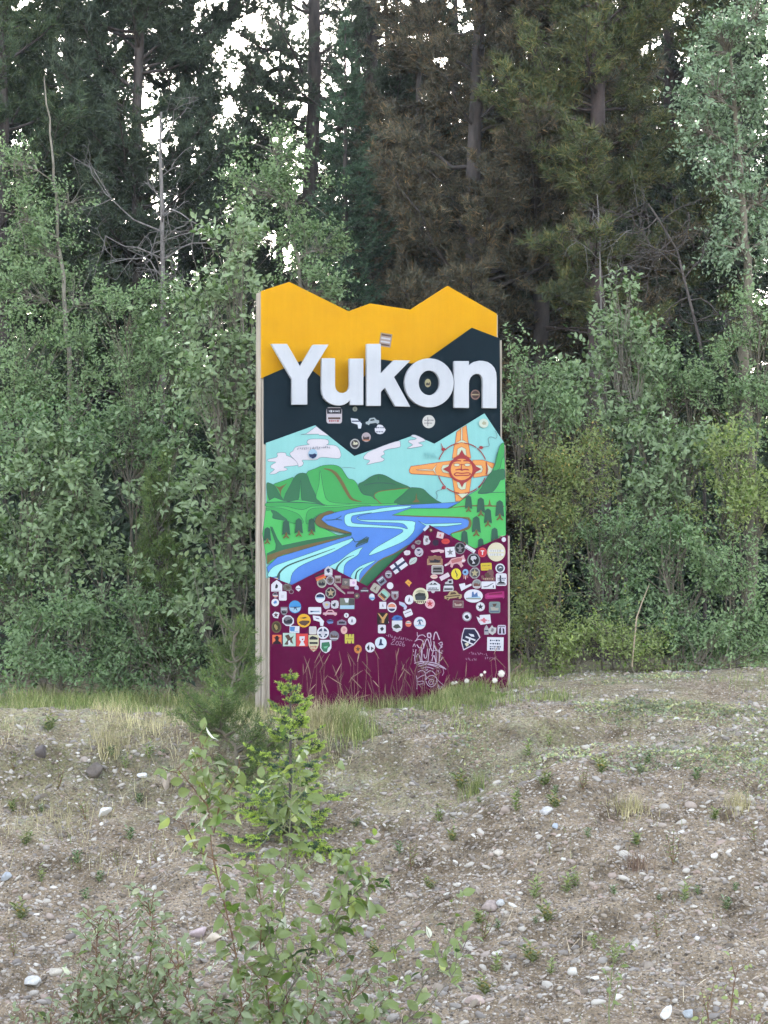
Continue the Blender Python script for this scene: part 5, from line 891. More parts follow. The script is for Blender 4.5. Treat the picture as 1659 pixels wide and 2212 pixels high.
dead_tree('dead_tree', 'grey broken-topped dead snag with a tangle of bare twigs around its foot', 0, 26.8, [(352, 620), (350, 430), (346, 330), (348, 242)], [(350, 500, 240, 400, .014), (350, 480, 440, 380, .014), (352, 560, 220, 480, .014), (352, 560, 450, 500, .014), (350, 440, 300, 380, .01), (352, 600, 250, 560, .012), (350, 590, 430, 600, .012), (348, 330, 385, 270, .008), (350, 380, 410, 360, .009), (352, 620, 330, 540, .01), (350, 520, 400, 460, .012), (350, 540, 280, 600, .01), (350, 470, 420, 440, .01), (352, 600, 440, 560, .01)], 61, .032, kids=4)
dead_tree('dead_tree', 'dark leaning trunk thick with bare grey twigs beside the silver-leaved tree', 0, 25.6, [(1520, 800), (1512, 740), (1490, 650), (1462, 540), (1420, 470), (1400, 440)], [(1470, 560, 1400, 500, .012), (1480, 600, 1420, 560, .012), (1462, 540, 1520, 480, .012), (1420, 470, 1350, 520, .011), (1400, 445, 1310, 470, .010), (1490, 650, 1560, 600, .012), (1500, 700, 1580, 660, .012), (1460, 540, 1380, 600, .011), (1480, 600, 1560, 520, .012), (1512, 740, 1600, 720, .01), (1430, 480, 1470, 410, .01), (1450, 520, 1350, 560, .011), (1490, 640, 1400, 660, .011), (1505, 700, 1440, 700, .01)], 62, .022, M_BARK, kids=5)
dead_tree('dead_tree', 'thin bare grey dead tree branching before the reddish pine trunk', 0, 26.3, [(1300, 760), (1297, 600), (1295, 500), (1290, 420)], [(1296, 520, 1235, 470, .009), (1296, 540, 1370, 500, .01), (1296, 560, 1225, 530, .008), (1296, 600, 1380, 560, .009), (1297, 500, 1340, 440, .008), (1297, 640, 1370, 620, .008)], 63, .013, kids=3)
dead_tree('dead_branch', 'pale dry branch sticking up out of the low bushes', 0, 23.0, [(1365, 1440), (1375, 1335), (1388, 1298), (1402, 1264)], [(1370, 1360, 1385, 1330, .004)], 64, .009, bark_mat('dry_branch', (.24, .18, .12), (.42, .33, .24)), 'branch', 1, 0)

# ------------------------------------------------------------------ broad-leaved trees and shrubs
def B(px, py, rx, ry, d): s = d / FPX; return (at(px, py, d), rx * s, ry * s)
def gb(px, d): x = (px - 829.5) * d / FPX; return (x, d, float(gz(x, d)))
SHG = 'shrubs flanking the sign'
def shrub(label, px, d, blobs, mat, seed, name='willow_shrub', cat='shrub', **k):
    k.setdefault('tpl', LEAF2 if k.get('leaf', .055) < .053 else LEAF4); return leafy(name, label, cat, gb(px, d), [B(*b, d + k.pop('dd', 0)) if len(b) == 4 else B(*b) for b in blobs], mat, seed=seed, group=SHG, **k)
leafy('aspen_tree', 'aspen with a bare-tipped pale trunk and leaves only on its lower boughs', 'tree', gb(158, 26.4), [B(40, 480, 75, 75, 26.2), B(105, 560, 85, 60, 26.6), B(30, 370, 55, 45, 26), B(60, 640, 90, 60, 26.2), B(150, 440, 35, 30, 26.4), B(180, 660, 70, 50, 26.6)], M_TEAL, .05, 2.6, LEAF2, seed=201, stem_mat=M_PALEBARK, stem_r=.013, trunk=[gb(158, 26.4), at(150, 760, 26.4), at(138, 600, 26.4), at(122, 420, 26.4), at(108, 290, 26.4), at(95, 165, 26.4)], bare=5)
leafy('aspen_tree', 'pale-limbed aspen rising behind the yellow panel before the dark spruce', 'tree', gb(650, 26.6), [B(590, 325, 85, 55, 26.6), B(545, 420, 70, 65, 26.4), B(640, 440, 85, 70, 26.8), B(580, 530, 75, 60, 26.5), B(695, 545, 70, 60, 26.7), B(660, 620, 90, 50, 26.4)], M_TEAL, .05, 2.3, LEAF2, seed=202, stem_mat=M_PALEBARK, stem_r=.013, trunk=[gb(650, 26.6), at(650, 700, 26.6), at(645, 560, 26.6), at(620, 450, 26.6), at(590, 330, 26.6)], bare=6)
leafy('poplar_tree', 'big silver-leaved poplar at the edge of the wood above the bare twigs', 'tree', gb(1600, 26), [B(1565, 110, 80, 60, 26), B(1625, 60, 60, 70, 26), B(1540, 210, 75, 55, 25.8), B(1625, 220, 70, 90, 26.2), B(1510, 290, 45, 55, 25.8), B(1590, 330, 85, 60, 26), B(1550, 400, 55, 45, 25.7), B(1640, 440, 55, 70, 26.2), B(1600, 540, 70, 50, 26)], M_SILVER, .055, 2.9, seed=203, stem_r=.028, trunk=[gb(1600, 26), at(1605, 760, 26), at(1615, 560, 26), at(1600, 380, 26), at(1585, 200, 26), at(1570, 60, 26)], bare=4)
shrub('tall young poplar with large pale leaves crowding the stacked posts of the sign', 490, 23.3, [(500, 545, 52, 75), (455, 690, 85, 70), (520, 640, 40, 60), (470, 810, 85, 80), (520, 800, 40, 60), (490, 930, 75, 80), (440, 1020, 70, 70), (510, 1050, 50, 80), (480, 1160, 70, 80), (510, 1290, 50, 80), (440, 1330, 60, 80)], M_ASPEN, 210, 'poplar_sapling', leaf=.075, lai=2.8, stem_r=.013, stem_mat=M_PALEBARK)
shrub('grey-green willow under the aspen with a hazy rounded top', 60, 25.6, [(55, 760, 120, 85), (40, 880, 100, 80), (190, 790, 90, 80)], M_TEAL, 211, leaf=.048)
shrub('dense dark green willow mound between the aspen and the tall young poplar', 290, 25.4, [(270, 700, 100, 80), (350, 760, 90, 80), (300, 850, 130, 90), (400, 640, 60, 60)], M_TEAL, 212, leaf=.046)
shrub('willow with a dark hollow at its heart below the dense mound', 260, 24.8, [(140, 930, 120, 80), (270, 960, 90, 70), (390, 930, 70, 80)], M_WILLOW, 213)
shrub('light leaved poplar bush spilling over the grass below the hazy willow', 90, 24.2, [(70, 1060, 120, 100), (190, 1050, 100, 90), (110, 1180, 130, 110), (30, 1250, 90, 100)], M_ASPEN, 214, 'poplar_bush', leaf=.072, lai=2.6)
shrub('poplar bush with arching leafy tips beside the dark hollow', 280, 24, [(345, 1065, 45, 45), (225, 1270, 90, 95), (375, 1240, 48, 90)], M_ASPEN, 215, 'poplar_bush', leaf=.072, lai=2.5)
shrub('low leafy bush along the top of the grassy crest', 150, 23.5, [(60, 1380, 120, 100), (190, 1380, 110, 100), (120, 1450, 150, 60)], M_WILLOW, 216, leaf=.05)
shrub('low dense bush beside the soft young pine', 320, 23.5, [(310, 1370, 100, 90), (370, 1430, 100, 60), (270, 1460, 80, 45)], M_WILLOW, 217, leaf=.05)
shrub('upright willow bush touching the open side of the dark green panel', 1145, 24.4, [(1140, 810, 60, 80), (1120, 900, 50, 80), (1190, 900, 80, 70)], M_TEAL, 220, leaf=.052)
shrub('young poplar with a leafy pointed tip rising above the bushes', 1340, 25, [(1342, 665, 38, 50), (1330, 740, 70, 60), (1270, 790, 60, 50), (1380, 780, 70, 60), (1310, 850, 110, 70), (1270, 920, 110, 60)], M_ASPEN, 221, 'poplar_sapling', leaf=.07, lai=2.6, stem_mat=M_PALEBARK)
shrub('grey willow spreading below the leaning twiggy trunk', 1470, 25.4, [(1450, 800, 80, 70), (1500, 860, 100, 70), (1420, 890, 70, 60)], M_TEAL, 222, leaf=.05)
shrub('willow bush hanging at the foot of the silver-leaved poplar', 1600, 25.2, [(1600, 800, 80, 80), (1580, 900, 90, 70), (1640, 690, 50, 70)], M_TEAL, 223, leaf=.052)
shrub('yellow-green bush with gold leaf tips beside the mural', 1190, 24, [(1170, 1030, 85, 80), (1260, 1020, 90, 70), (1210, 1110, 110, 70)], M_TIPPED, 224, leaf=.04, lai=3.0)
shrub('bright lime-green bush below the silver-leaved poplar', 1600, 24.2, [(1600, 1010, 80, 80), (1560, 1110, 90, 80), (1640, 1110, 60, 90)], M_LIME, 225, leaf=.048)
shrub('white-backed poplar bush between the gold-tipped and lime bushes', 1430, 24.5, [(1400, 990, 80, 70), (1480, 1000, 80, 80), (1430, 1090, 110, 80)], M_ASPEN, 226, 'poplar_bush', leaf=.068, lai=2.5)
shrub('small-leaved bush with orange dying tips against the maroon panel', 1165, 23.5, [(1150, 1240, 60, 70), (1190, 1310, 80, 70), (1150, 1370, 55, 60)], M_TIPPED, 227, leaf=.038, lai=3.0)
shrub('twiggy dull green bush in the middle of the thicket behind the pale dry branch', 1310, 23.9, [(1280, 1200, 80, 70), (1340, 1170, 80, 70), (1310, 1290, 100, 70)], M_WILLOW, 228, leaf=.044, lai=2.2, bare=8)
shrub('thick dark willow bush below the white-backed poplar bush', 1450, 23.8, [(1430, 1200, 100, 90), (1480, 1300, 120, 90), (1400, 1350, 80, 60)], M_WILLOW, 229, leaf=.05)
shrub('rounded leafy willow below the lime-green bush', 1600, 23.7, [(1580, 1210, 90, 80), (1620, 1320, 90, 90), (1560, 1370, 90, 60)], M_TEAL, 230, leaf=.05)
shrub('low bright green bush at the gravel edge below the orange-tipped bush', 1200, 23.3, [(1190, 1415, 80, 55), (1260, 1410, 70, 50)], M_LIME, 231, leaf=.04)
shrub('low green bush around the foot of the pale dry branch', 1360, 23.3, [(1340, 1390, 70, 60), (1390, 1420, 70, 40)], M_LIME, 232, leaf=.04)
shrub('low grey-green bush along the upper gravel edge', 1530, 23.2, [(1500, 1410, 90, 45), (1590, 1420, 100, 45)], M_TEAL, 233, leaf=.045)
shrub('leafy willow standing beyond the outer poplar bushes', -110, 24.3, [(-100, 1000, 120, 160), (-80, 1250, 120, 150)], M_WILLOW, 234, leaf=.055, lai=2)
shrub('leafy willow standing beyond the lime-green bush', 1780, 24.3, [(1780, 950, 120, 150), (1780, 1220, 120, 160)], M_WILLOW, 235, leaf=.055, lai=2)
# ------------------------------------------------------------------ young conifers on the bank
b_ = on_ground(515, 1695)
YP = pine_mesh(301, 1.42, .018, .05, .54, .15, .12, .55, .048, 13, .005, .7, 0, 11.0)
conifer('young_pine', 'soft bushy young pine growing on the crest before the stacked posts', M3(YP, M_STEM, M_YPINE, 'young_pine'), 0, 0, .3, 1, None, 'tree', b_)
b_ = on_ground(627, 1815)
t_, s_, c_ = spruce_mesh(302, 1.42, .020, .04, .60, .12, .022, .007, 150, .95, .04, True, 20)
sp_root = conifer('young_spruce', 'small bright-tipped spruce standing on the bank below the maroon panel', (t_.mesh('ys_t', M_BARK), s_.mesh('ys_b', M_STEM), c_.mesh('ys_f', [M_SPRUCE, M_SPTIP], smooth=False)), 0, 0, 1.1, 1, None, 'tree', b_)
b_ = gb(392, 23.9)
conifer('young_pine', 'taller soft green young pine hidden among the poplar bushes', M3(pine_mesh(303, 2.55, .03, .3, .6, .15, .5, .5, .07, 14, .0055, .8, 0, 4.5), M_BARK, M_YPINE, 'mid_pine'), 0, 0, .3, 1, None, 'tree', b_)

# ------------------------------------------------------------------ poplar saplings in front
def sapling(label, stems, dist, seed, leaf=.085, step=.075, mat=M_SAP, spread=.5, start=.25, stem_m=None, name='poplar_sapling', r=.008, wide=.85):
    """stems traced as lines; every node carries a leaf on its own stalk"""
    rng = np.random.default_rng(seed); p0 = at(*stems[0][0], dist); base = np.array((p0[0], dist, float(gz(p0[0], dist))))
    root = empty(name, tuple(base), 0, label, 'sapling'); sm = MB(); fm = MB(); pm = sm; LPs, LDs, LUs, LSs = [], [], [], []
    for si, st in enumerate(stems):
        q = np.array([at(x, y, dist + (si % 3 - 1) * .12) for x, y in st]) - base
        if si == 0 or st[0] == stems[0][0]: q = np.concatenate([[(0, 0, -.05)], q])
        q = q + np.concatenate([np.zeros((1, 3)), rng.normal(0, .012, (len(q) - 1, 3))]); q = np.array(smooth_path(q, 4)); L = np.concatenate([[0], np.cumsum(np.linalg.norm(np.diff(q, axis=0), axis=1))])
        sm.tube(q, np.linspace(r if si == 0 else r * .7, r * .25, len(q)), 6)
        s = L[-1] * start if si == 0 else L[-1] * .12; k = 0
        while s <= L[-1]:
            p = np.array([np.interp(s, L, q[:, c]) for c in range(3)]); tg = nrm(np.array([np.interp(min(s + .05, L[-1]), L, q[:, c]) for c in range(3)]) - p + 1e-6); az = k * 2.4 + rng.normal(0, .4); f = s / L[-1]
            outd = nrm(np.array((math.cos(az), math.sin(az) * .9, .25 + .5 * f)) + tg * .3); pl = leaf * rng.uniform(.35, .75)
            e = p + outd * pl + np.array((0, 0, -.15 * pl)); pm.tube(np.stack([p, p + outd * pl * .6, e]), [.0022, .0018, .0014], 3)
            sz = leaf * rng.uniform(.65, 1.3) * (1 if f < .85 else .6); LPs.append(e); LDs.append(nrm(outd * np.array((1, 1, .4)) + np.array((0, 0, -.55 + .7 * max(0, f - .7) * 2)) + rng.normal(0, .28, 3))); LUs.append(nrm(np.array((0, -.4, 1)) + rng.normal(0, .6, 3))); LSs.append(sz)
            if rng.uniform() < spread:      # a short side shoot with two or three leaves
                dd = nrm(outd + rng.normal(0, .3, 3)); ll = rng.uniform(.08, .2); sm.tube(np.stack([p, p + dd * ll * .5, p + dd * ll + np.array((0, 0, .02))]), [.003, .0025, .0015], 4)
                for u in (.5, .8, 1.0):
                    pp = p + dd * ll * u; LPs.append(pp); LDs.append(nrm(dd * .5 + rng.normal(0, .7, 3) + np.array((0, 0, -.25)))); LUs.append(nrm(np.array((0, -.4, 1)) + rng.normal(0, .6, 3))); LSs.append(leaf * rng.uniform(.5, 1.1))
            s += step * rng.uniform(.6, 1.4); k += 1
    put_leaves(fm, (BIGLEAF[0] * np.array((1, wide, 1)),) + BIGLEAF[1:], np.array(LPs), np.array(LDs), np.array(LUs), np.array(LSs))
    sm.build('stem', stem_m or M_REDSTEM, root); fm.build('leaves', mat, root)
    return root
sapling('tall poplar sapling with a reddish stem before the young pine', [[(552, 2330), (528, 2180), (505, 2060), (478, 1930), (462, 1850), (448, 1740), (432, 1650), (412, 1600)], [(462, 1800), (478, 1730), (500, 1690), (522, 1640)], [(470, 1860), (430, 1830), (400, 1770)], [(448, 1740), (415, 1690), (385, 1660)]], 14.6, 401, .115, .033)
sapling('tall poplar sapling with a pale stem rising before the small bright-tipped spruce', [[(604, 2330), (606, 2200), (612, 2080), (618, 1950), (622, 1820), (628, 1710), (640, 1600)], [(622, 1800), (590, 1770), (560, 1730)], [(618, 1930), (655, 1880), (700, 1850)], [(628, 1740), (660, 1700), (690, 1670)], [(624, 1780), (600, 1720), (585, 1680)]], 14.9, 402, .115, .055, stem_m=M_GRSTEM)
sapling('slanting poplar sapling leaning out over the open gravel', [[(555, 2330), (600, 2190), (650, 2110), (700, 2040), (730, 1940), (755, 1860), (765, 1830)], [(690, 2060), (745, 2010), (790, 1960), (800, 1890)], [(640, 2120), (600, 2060), (585, 1990)], [(720, 1980), (770, 1930), (830, 1900)]], 14.3, 403, .115, .032, stem_m=M_STEM)
sapling('dark-stemmed poplar sapling with sparse drooping leaves', [[(590, 2320), (575, 2150), (562, 2060), (558, 1960), (556, 1860)], [(562, 2060), (590, 2000), (600, 1950)]], 14.8, 404, .11, .038, start=.25)
sapling('poplar sapling at the road edge beside the leaning white rock', [[(900, 2420), (850, 2300), (905, 2160), (960, 2060), (985, 1960)], [(905, 2160), (860, 2080), (845, 2010)], [(930, 2110), (985, 2080), (1020, 2010)]], 13.9, 405, .10, .065, start=.2, stem_m=M_STEM)
sapling('arching poplar shoot low over the gravel with one broad dark leaf', [[(700, 2440), (770, 2290), (840, 2230), (900, 2200), (950, 2150), (990, 2080)], [(820, 2240), (812, 2190), (830, 2150)]], 13.7, 406, .11, .07, stem_m=M_STEM)
sapling('bushy low poplar thicket with many leafy stems beside the purplish slab', [[(230, 2330), (220, 2180), (205, 2080), (215, 1990)], [(230, 2330), (290, 2180), (320, 2080), (330, 1990), (310, 1940)], [(230, 2330), (250, 2150), (262, 2050), (255, 1980)], [(290, 2200), (350, 2120), (370, 2050)], [(230, 2330), (170, 2200), (160, 2110)], [(230, 2330), (200, 2200), (235, 2130)]], 14.4, 407, .085, .016, mat=M_BUSH, wide=.62, spread=.75, name='poplar_bush')
sapling('leafy poplar clump at the foot of the tall saplings', [[(420, 2340), (415, 2200), (395, 2120), (380, 2060)], [(420, 2340), (450, 2210), (470, 2140)], [(420, 2340), (350, 2200), (330, 2150)], [(420, 2340), (500, 2220), (540, 2150)]], 14.1, 408, .09, .018, mat=M_BUSH, wide=.68, spread=.7, name='poplar_bush')
sapling('leafy poplar clump under the slanting sapling', [[(640, 2380), (655, 2240), (690, 2150), (700, 2090)], [(640, 2380), (720, 2240), (760, 2160), (790, 2110)], [(640, 2380), (610, 2230), (620, 2160)], [(720, 2240), (800, 2200), (850, 2140)]], 14.0, 411, .09, .026, mat=M_BUSH, spread=.7, name='poplar_bush', wide=.8)
sapling('low poplar sprouts spreading beyond the bushy thicket towards the row of rocks', [[(110, 2380), (120, 2240), (105, 2170)], [(110, 2380), (60, 2240), (50, 2190)], [(110, 2380), (170, 2250), (190, 2200)]], 14.0, 412, .075, .024, mat=M_BUSH, spread=.7, name='poplar_bush', wide=.7)
sapling('poplar shoots with lime leaves at the edge of the gully', [[(1560, 2330), (1572, 2200), (1590, 2130), (1600, 2080)], [(1560, 2330), (1530, 2200), (1535, 2150)], [(1560, 2330), (1620, 2230), (1650, 2190)]], 14.2, 409, .055, .05, mat=M_LIME, name='poplar_bush')
sapling('single upright willow shoot standing in fine gravel', [[(1322, 2300), (1322, 2180), (1318, 2090), (1330, 2040)], [(1322, 2180), (1345, 2110)]], 14.3, 410, .055, .05, name='willow_shoot', stem_m=M_GRSTEM)

# ------------------------------------------------------------------ grass and herbs
def blades(mb, x, y, h, lean, w, rng, mi=0):
    n = len(x); z = gz(x, y); az = rng.uniform(0, 6.283, n); d = np.stack([np.cos(az), np.sin(az), np.zeros(n)], -1); s = np.stack([-np.sin(az), np.cos(az), np.zeros(n)], -1) 
    s = nrm(s + rng.normal(0, .5, (n, 3)) * np.array((1, 1, 0))); b = np.column_stack([x, y, z]); up = np.array((0, 0, 1.))
    m = b + up * (h * .55)[:, None] + d * (h * lean * .3)[:, None]; t = b + up * (h * (1 - lean * .25))[:, None] + d * (h * lean)[:, None]; w = w[:, None] / 2
    V = np.stack([b - s * w, b + s * w, m + s * w * .8, m - s * w * .8, t], 1); base = (np.arange(n) * 5)[:, None, None]
    mb.V.append(V.reshape(-1, 3)); mb.F.append(((np.array([(0, 1, 2, 3)])[None] + base).reshape(-1, 4) + mb.n, mi)); mb.F.append(((np.array([(3, 2, 4)])[None] + base).reshape(-1, 3) + mb.n, mi)); mb.n += n * 5
M_GRASS = leaf_mat('grass_blade', [(0, (.12, .18, .05)), (.45, (.22, .27, .085)), (.75, (.34, .35, .14)), (1, (.52, .47, .25))], trans=.25, rough=.6, clump=2)
M_STRAW = leaf_mat('straw_blade', [(0, (.28, .26, .12)), (.5, (.46, .40, .21)), (1, (.62, .54, .34))], trans=.2, rough=.7, clump=2)
M_SEED = leaf_mat('seed_stalk', [(0, (.13, .08, .06)), (.6, (.23, .15, .11)), (1, (.36, .27, .18))], trans=.2, rough=.7)
M_SAGE = leaf_mat('ground_cover_leaf', [(0, (.18, .22, .13)), (.5, (.29, .33, .19)), (.8, (.38, .38, .15)), (1, (.48, .46, .28))], trans=.2, rough=.7, clump=2)
rg = np.random.default_rng(9)
def scatter(n, x0, x1, y0, y1, f, seed):
    x = rg.uniform(x0, x1, n); y = rg.uniform(y0, y1, n); k = rg.uniform(0, 1, n) < np.clip(f(x, y) + 1.2 * vnoise(x * 1.4, y * 1.4, seed), 0, 1); return x[k], y[k]
gm = MB()
x, y = scatter(34000, -4.6, 1.5, 20.2, 23.6, lambda x, y: .30 + .40 * np.clip((y - 21.8), -1, 1) + .12 * (x < -.9), 31); n = len(x); blades(gm, x, y, rg.uniform(.03, .15, n) * (.55 + 1.2 * (vnoise(x * 2.5, y * 2.5, 41) + .5) ** 2 + .5 * (y > 22.3)), rg.uniform(.2, 1.25, n), rg.uniform(.003, .006, n), rg)
x, y = scatter(13000, 1.2, 4.6, 20.2, 23.8, lambda x, y: -.05 + .25 * (y - 22.2), 32); n = len(x); blades(gm, x, y, rg.uniform(.03, .10, n) * (1 + .8 * (y > 22.8)), rg.uniform(.2, 1.25, n), rg.uniform(.003, .006, n), rg)
x, y = scatter(9000, -1.35, 1.45, 20.9, 21.9, lambda x, y: .5 - .35 * (x > .9), 33); n = len(x); blades(gm, x, y, rg.uniform(.04, .14, n) * (.5 + 1.3 * (vnoise(x * 3, y * 3, 42) + .5)), rg.uniform(.1, .9, n), rg.uniform(.003, .006, n), rg)
x, y = scatter(5000, -4.6, 4.6, 14, 20.4, lambda x, y: -.18 + .05 * (y - 14), 34); n = len(x); blades(gm, x, y, rg.uniform(.03, .13, n), rg.uniform(.2, .9, n), rg.uniform(.003, .006, n), rg)
tag(gm.build('grass', M_GRASS, None, False), 'short pale green and straw grass along the top of the bank', 'grass', None, 'stuff')
dm = MB(); x, y = scatter(9000, -2.7, -.3, 19.2, 21.6, lambda x, y: .06, 35); n = len(x); blades(dm, x, y, rg.uniform(.04, .20, n), rg.uniform(.1, .9, n), rg.uniform(.003, .005, n), rg)
x, y = scatter(7000, -4.5, -1.5, 18.2, 20.6, lambda x, y: .12, 36); n = len(x); blades(dm, x, y, rg.uniform(.05, .2, n), rg.uniform(.2, 1, n), rg.uniform(.003, .005, n), rg)
tag(dm.build('dry_grass', M_STRAW, None, False), 'dry straw-coloured grass over the crest near the young pine', 'grass', None, 'stuff')
cmv = MB(); x, y = scatter(100000, .0, 4.6, 17.6, 22.8, lambda x, y: -.30 + .13 * (x - .4) + .14 * np.clip(y - 18.6, -1, 1), 37); n = len(x); z = gz(x, y) + .006
put_leaves(cmv, LEAF4, np.column_stack([x, y, z]), np.column_stack([rg.normal(size=(n, 2)), rg.uniform(.2, .9, n)]), rg.normal(0, .4, (n, 3)) + np.array((0, 0, 1)), rg.uniform(.018, .042, n))
tag(cmv.build('ground_cover', M_SAGE, None, False), 'sage-green creeping ground cover over the upper gravel', 'ground cover', None, 'stuff')
lt = MB(); n = 9000; x = rg.uniform(-4.6, 4.6, n); y = rg.uniform(13.2, 21.5, n); k = rg.uniform(0, 1, n) < .45 + 1.3 * vnoise(x * .9, y * .9, 51); x = x[k]; y = y[k]; n = len(x); az = rg.uniform(0, 6.283, n); L_ = rg.uniform(.03, .16, n); dx = np.cos(az) * L_; dy = np.sin(az) * L_ * .8; A_ = np.column_stack([x, y, gz(x, y) + .012]); B_ = np.column_stack([x + dx, y + dy, gz(x + dx, y + dy) + .014 + L_ * rg.uniform(0, .35, n)]); w_ = np.column_stack([-np.sin(az), np.cos(az), rg.uniform(-.3, .3, n)]) * rg.uniform(.0015, .004, n)[:, None]
lt.add(np.stack([A_ - w_, A_ + w_, B_ + w_ * .5, B_ - w_ * .5], 1).reshape(-1, 3), np.arange(n * 4).reshape(-1, 4)); tag(lt.build('plant_litter', leaf_mat('litter', [(0, (.10, .075, .05)), (.4, (.24, .17, .11)), (1, (.55, .46, .33))], trans=.05, rough=.9), None, False), 'dry stems and plant litter lying over the gravel', 'litter', None, 'stuff')
# seed-headed stalks in front of the maroon panel
tg_ = MB(); n = 90; u = np.concatenate([rg.uniform(-1.15, .35, 70), rg.uniform(.3, 1.15, 20)]); off = rg.uniform(.33, .75, n); bx = SB[0] + AX[0] * u + NR[0] * off; by = SB[1] + AX[1] * u + NR[1] * off
for i in range(n):
    h = rg.uniform(.15, .55) * (1.0 if u[i] < .3 else .7); b = np.array((bx[i], by[i], float(gz(bx[i], by[i])))); d = np.array((rg.normal(0, .12), rg.normal(0, .08), 1)); t = b + nrm(d) * h + np.array((rg.normal(0, .03), 0, 0)); mdl = (b + t) / 2 + np.array((rg.normal(0, .015), 0, 0))
    tg_.tube(np.stack([b, mdl, t]), [.0016, .0014, .001], 3); hl = rg.uniform(.05, .12); hd = nrm(t - mdl + np.array((rg.normal(0, .1), 0, -.02))); tg_.tube(np.stack([t - hd * hl * .3, t + hd * hl * .2, t + hd * hl * .6, t + hd * hl]), [.0015, .0045, .0035, .001], 5)
tag(tg_.build('seed_grass', M_SEED, None), 'tall reddish seed-headed grass stalks before the maroon panel', 'grass', None, 'stuff')
# dandelions gone to seed
def fluff_mat():
    m, n, l = node_mat('seed_fluff'); p = n.new('ShaderNodeBsdfPrincipled'); p.inputs['Base Color'].default_value = (.80, .76, .68, 1); p.inputs['Roughness'].default_value = 1; out(m, n, l, p.outputs[0]); return m
M_FLUFF = fluff_mat()
def dandelion(px, py, dia, label, h=None):
    c = on_ground(px, 1505); hit = at(px, py, c[1]); base = np.array((c[0], c[1], float(gz(c[0], c[1])))); root = empty('dandelion', tuple(base), 0, label, 'flower', 'seeding dandelions at the foot of the sign')
    top = hit - base; sm = MB(); sm.tube(np.stack([(0, 0, -.02), top * .5 + np.array((.012, 0, 0)), top]), [.003, .0027, .0024], 5); sm.build('stem', M_SEED, root)
    r = dia / 2 * c[1] / FPX; rr = np.random.default_rng(int(px)); hm = MB(); n = 260; d = nrm(rr.normal(size=(n, 3))); put_needles(hm, top + d * r * .25, d + rr.normal(0, .12, (n, 3)), np.full(n, r * .78), np.full(n, r * .22), rr); v = I1V * r * .62 + top; hm.add(v, I1F); hm.build('seed_head', M_FLUFF, root, False)
    lf = MB(); n = 7; az = np.arange(n) * .9; put_leaves(lf, NARROW, np.zeros((n, 3)), np.column_stack([np.cos(az), np.sin(az), np.full(n, .5)]), np.tile((0, 0, 1.), (n, 1)), rr.uniform(.08, .14, n)); lf.build('leaf_rosette', M_LIME, root)
dandelion(1083, 1455, 17, 'largest seeding dandelion clock, tall by the corner of the maroon panel'); dandelion(1069, 1470, 13, 'wide low dandelion clock below the largest one'); dandelion(1008, 1471, 12, 'dandelion clock standing alone before the plain maroon beside the pen drawing')
for px, py, dd in ((985, 1475, 9), (978, 1476, 9), (911, 1470, 9), (890, 1471, 8), (878, 1470, 9), (855, 1466, 8), (762, 1455, 9), (1047, 1452, 7), (1040, 1458, 8), (828, 1478, 8), (800, 1482, 7), (930, 1484, 7), (868, 1478, 7)): dandelion(px, py, dd, 'small dandelion clock in the grass at the foot of the sign')
# grass tuft and scattered weeds
def tuft(px, py, h, n, m, label, name='grass_tuft', spread=.1, cat='grass', group=None, w=.0045):
    c = on_ground(px, py); rr = np.random.default_rng(int(px * 7 + py)); root = empty(name, tuple(c), 0, label, cat, group); b = MB(); x = c[0] + rr.normal(0, spread, n); y = c[1] + rr.normal(0, spread * .7, n); blades(b, x, y, h * rr.uniform(.4, 1.1, n), rr.uniform(.15, .9, n), np.full(n, w) * rr.uniform(.7, 1.2, n), rr)
    for v in b.V: v -= c
    b.build('blades', m, root, False)
tuft(758, 1588, .34, 620, M_GRASS, 'thick yellow-green feathery grass tuft beside the small spruce', spread=.13)
tuft(700, 1570, .26, 420, M_STRAW, 'straw-coloured grass tuft between the small spruce and the feathery tuft', spread=.14)
tuft(1190, 1512, .16, 260, M_GRASS, 'wide dark grass clump on the gravel beside the maroon panel corner', spread=.14)
tuft(1020, 1502, .2, 260, M_LIME, 'leafy green clump under the lone dandelion clock', spread=.1, w=.008)
tuft(1362, 1752, .17, 170, M_STRAW, 'dry brown grass clump below the ground cover', spread=.07)
tuft(1375, 1880, .2, 90, M_SEED, 'reddish dry stalk clump on the open gravel', spread=.05)
tuft(1595, 1745, .17, 140, M_STRAW, 'dry bristling clump at the gravel shoulder', spread=.07)
tuft(235, 1610, .2, 200, M_STRAW, 'pale dry grass clump at the crumbling edge of the crest', spread=.1)
tuft(1022, 1715, .2, 150, M_GRASS, 'green grass clump in a dark hollow of the slope', spread=.06)
def weed_mesh(seed, h, n, leaf, m, stem=M_GRSTEM):
    rr = np.random.default_rng(seed); s = MB(); f = MB(); P_, D_ = [], []
    for k in range(rr.integers(2, 5)):
        t = np.array((rr.normal(0, .25) * h, rr.normal(0, .25) * h, h * rr.uniform(.6, 1.1))); s.tube(np.stack([np.zeros(3), t * .5 + rr.normal(0, .006, 3), t]), [.003, .0025, .0015], 4)
        for q in range(n):
            u = (q + .7) / n; az = q * 2.4 + k; P_.append(t * u); D_.append((math.cos(az), math.sin(az), .55))
    put_leaves(f, NARROW, np.array(P_), np.array(D_), np.tile((0, -.2, 1.), (len(P_), 1)), leaf * rr.uniform(.6, 1.2, len(P_)))
    return s.mesh('weed_stem', stem), f.mesh('weed_leaves', m)
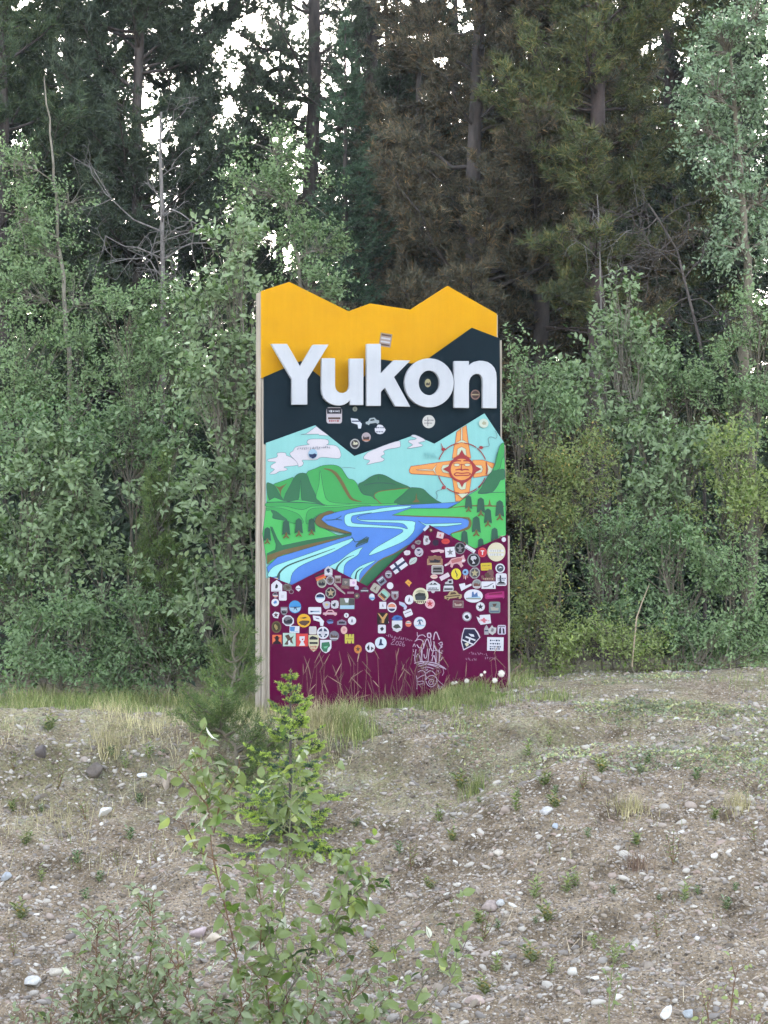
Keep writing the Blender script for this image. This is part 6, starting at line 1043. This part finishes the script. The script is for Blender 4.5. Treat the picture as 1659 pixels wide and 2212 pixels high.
WM = [(weed_mesh(1, .14, 11, .05, M_LIME), 'upright lime-green weed seedling on the gravel slope'), (weed_mesh(2, .09, 8, .045, M_WILLOW), 'low dull green weed on the gravel slope'), (weed_mesh(3, .18, 9, .04, M_GRASS, M_REDSTEM), 'thin pale weed with a reddish stem on the gravel slope'), (weed_mesh(4, .11, 12, .06, M_TIPPED), 'yellowish leafy weed on the gravel slope')]
def weed(px, py, k, s=1.0):
    c = on_ground(px, py); (a, b), lab = WM[k]; root = empty('weed', tuple(c), (px * .37) % 6.28, lab, 'weed', 'weeds scattered over the gravel'); root.scale = (s,) * 3; link('stem', a, root); link('leaves', b, root)
for q, (x, y) in enumerate([(712, 370), (570, 655), (690, 545), (295, 785), (65, 840), (115, 905), (830, 980), (650, 1035), (705, 1130), (410, 1140), (995, 1015), (425, 1215), (485, 1350), (720, 1360), (640, 1310), (435, 1445), (880, 770), (1250, 885), (1300, 1045), (235, 700), (200, 990), (940, 490), (1140, 445), (1600, 785), (620, 420), (1000, 1310), (1090, 800), (330, 560), (1480, 1080), (1180, 1200), (910, 1250), (790, 1010), (740, 640), (1430, 690), (1350, 520), (860, 560)]):
    weed(829.5 + x * .5, 1426.4 + y * .5, [0, 0, 3, 3, 1, 2][q % 6], .8 + .5 * ((q * 37) % 10) / 10)
for q, (x, y) in enumerate([(180, 660), (110, 800), (370, 690), (330, 880), (540, 470), (370, 1040), (210, 310), (60, 480), (480, 420), (640, 430), (700, 420), (50, 660), (250, 560), (560, 780), (180, 960), (430, 960), (90, 1120), (60, 1280), (600, 620)]):
    weed(x * .5, 1426.4 + y * .5, [1, 3, 2, 1, 0][q % 5], .8 + .5 * ((q * 53) % 10) / 10)
for q in range(26):     # more of the same down the slope
    weed(30 + (q * 389.7) % 1600, 1640 + (q * 211.3) % 560, [1, 2, 3, 1][q % 4], .5 + .4 * ((q * 29) % 10) / 10)
# ------------------------------------------------------------------ bluish haze volume, added to lift the dark parts of the wood
hz = MB()
hx, hy0, hy1, hz0, hz1 = 1900, -1900, 1900, -31.0, 17.5
V = [(-hx, hy0, hz0), (hx, hy0, hz0), (hx, hy1, hz0), (-hx, hy1, hz0), (-hx, hy0, hz1), (hx, hy0, hz1), (hx, hy1, hz1), (-hx, hy1, hz1)]
hz.add(V, [(0, 3, 2, 1), (4, 5, 6, 7), (0, 1, 5, 4), (1, 2, 6, 5), (2, 3, 7, 6), (3, 0, 4, 7)])
mh, nh, lh = node_mat('haze_veil'); pv = nh.new('ShaderNodeVolumePrincipled'); pv.inputs['Color'].default_value = (.72, .84, 1.0, 1); pv.inputs['Density'].default_value = .0003; pv.inputs['Anisotropy'].default_value = .3
ho = nh.new('ShaderNodeOutputMaterial'); lh.new(pv.outputs[0], ho.inputs['Volume'])
hobj = hz.build('haze', mh, None, False); tag(hobj, 'thin bluish haze added to lift the dark of the wood', 'haze', None, 'stuff')
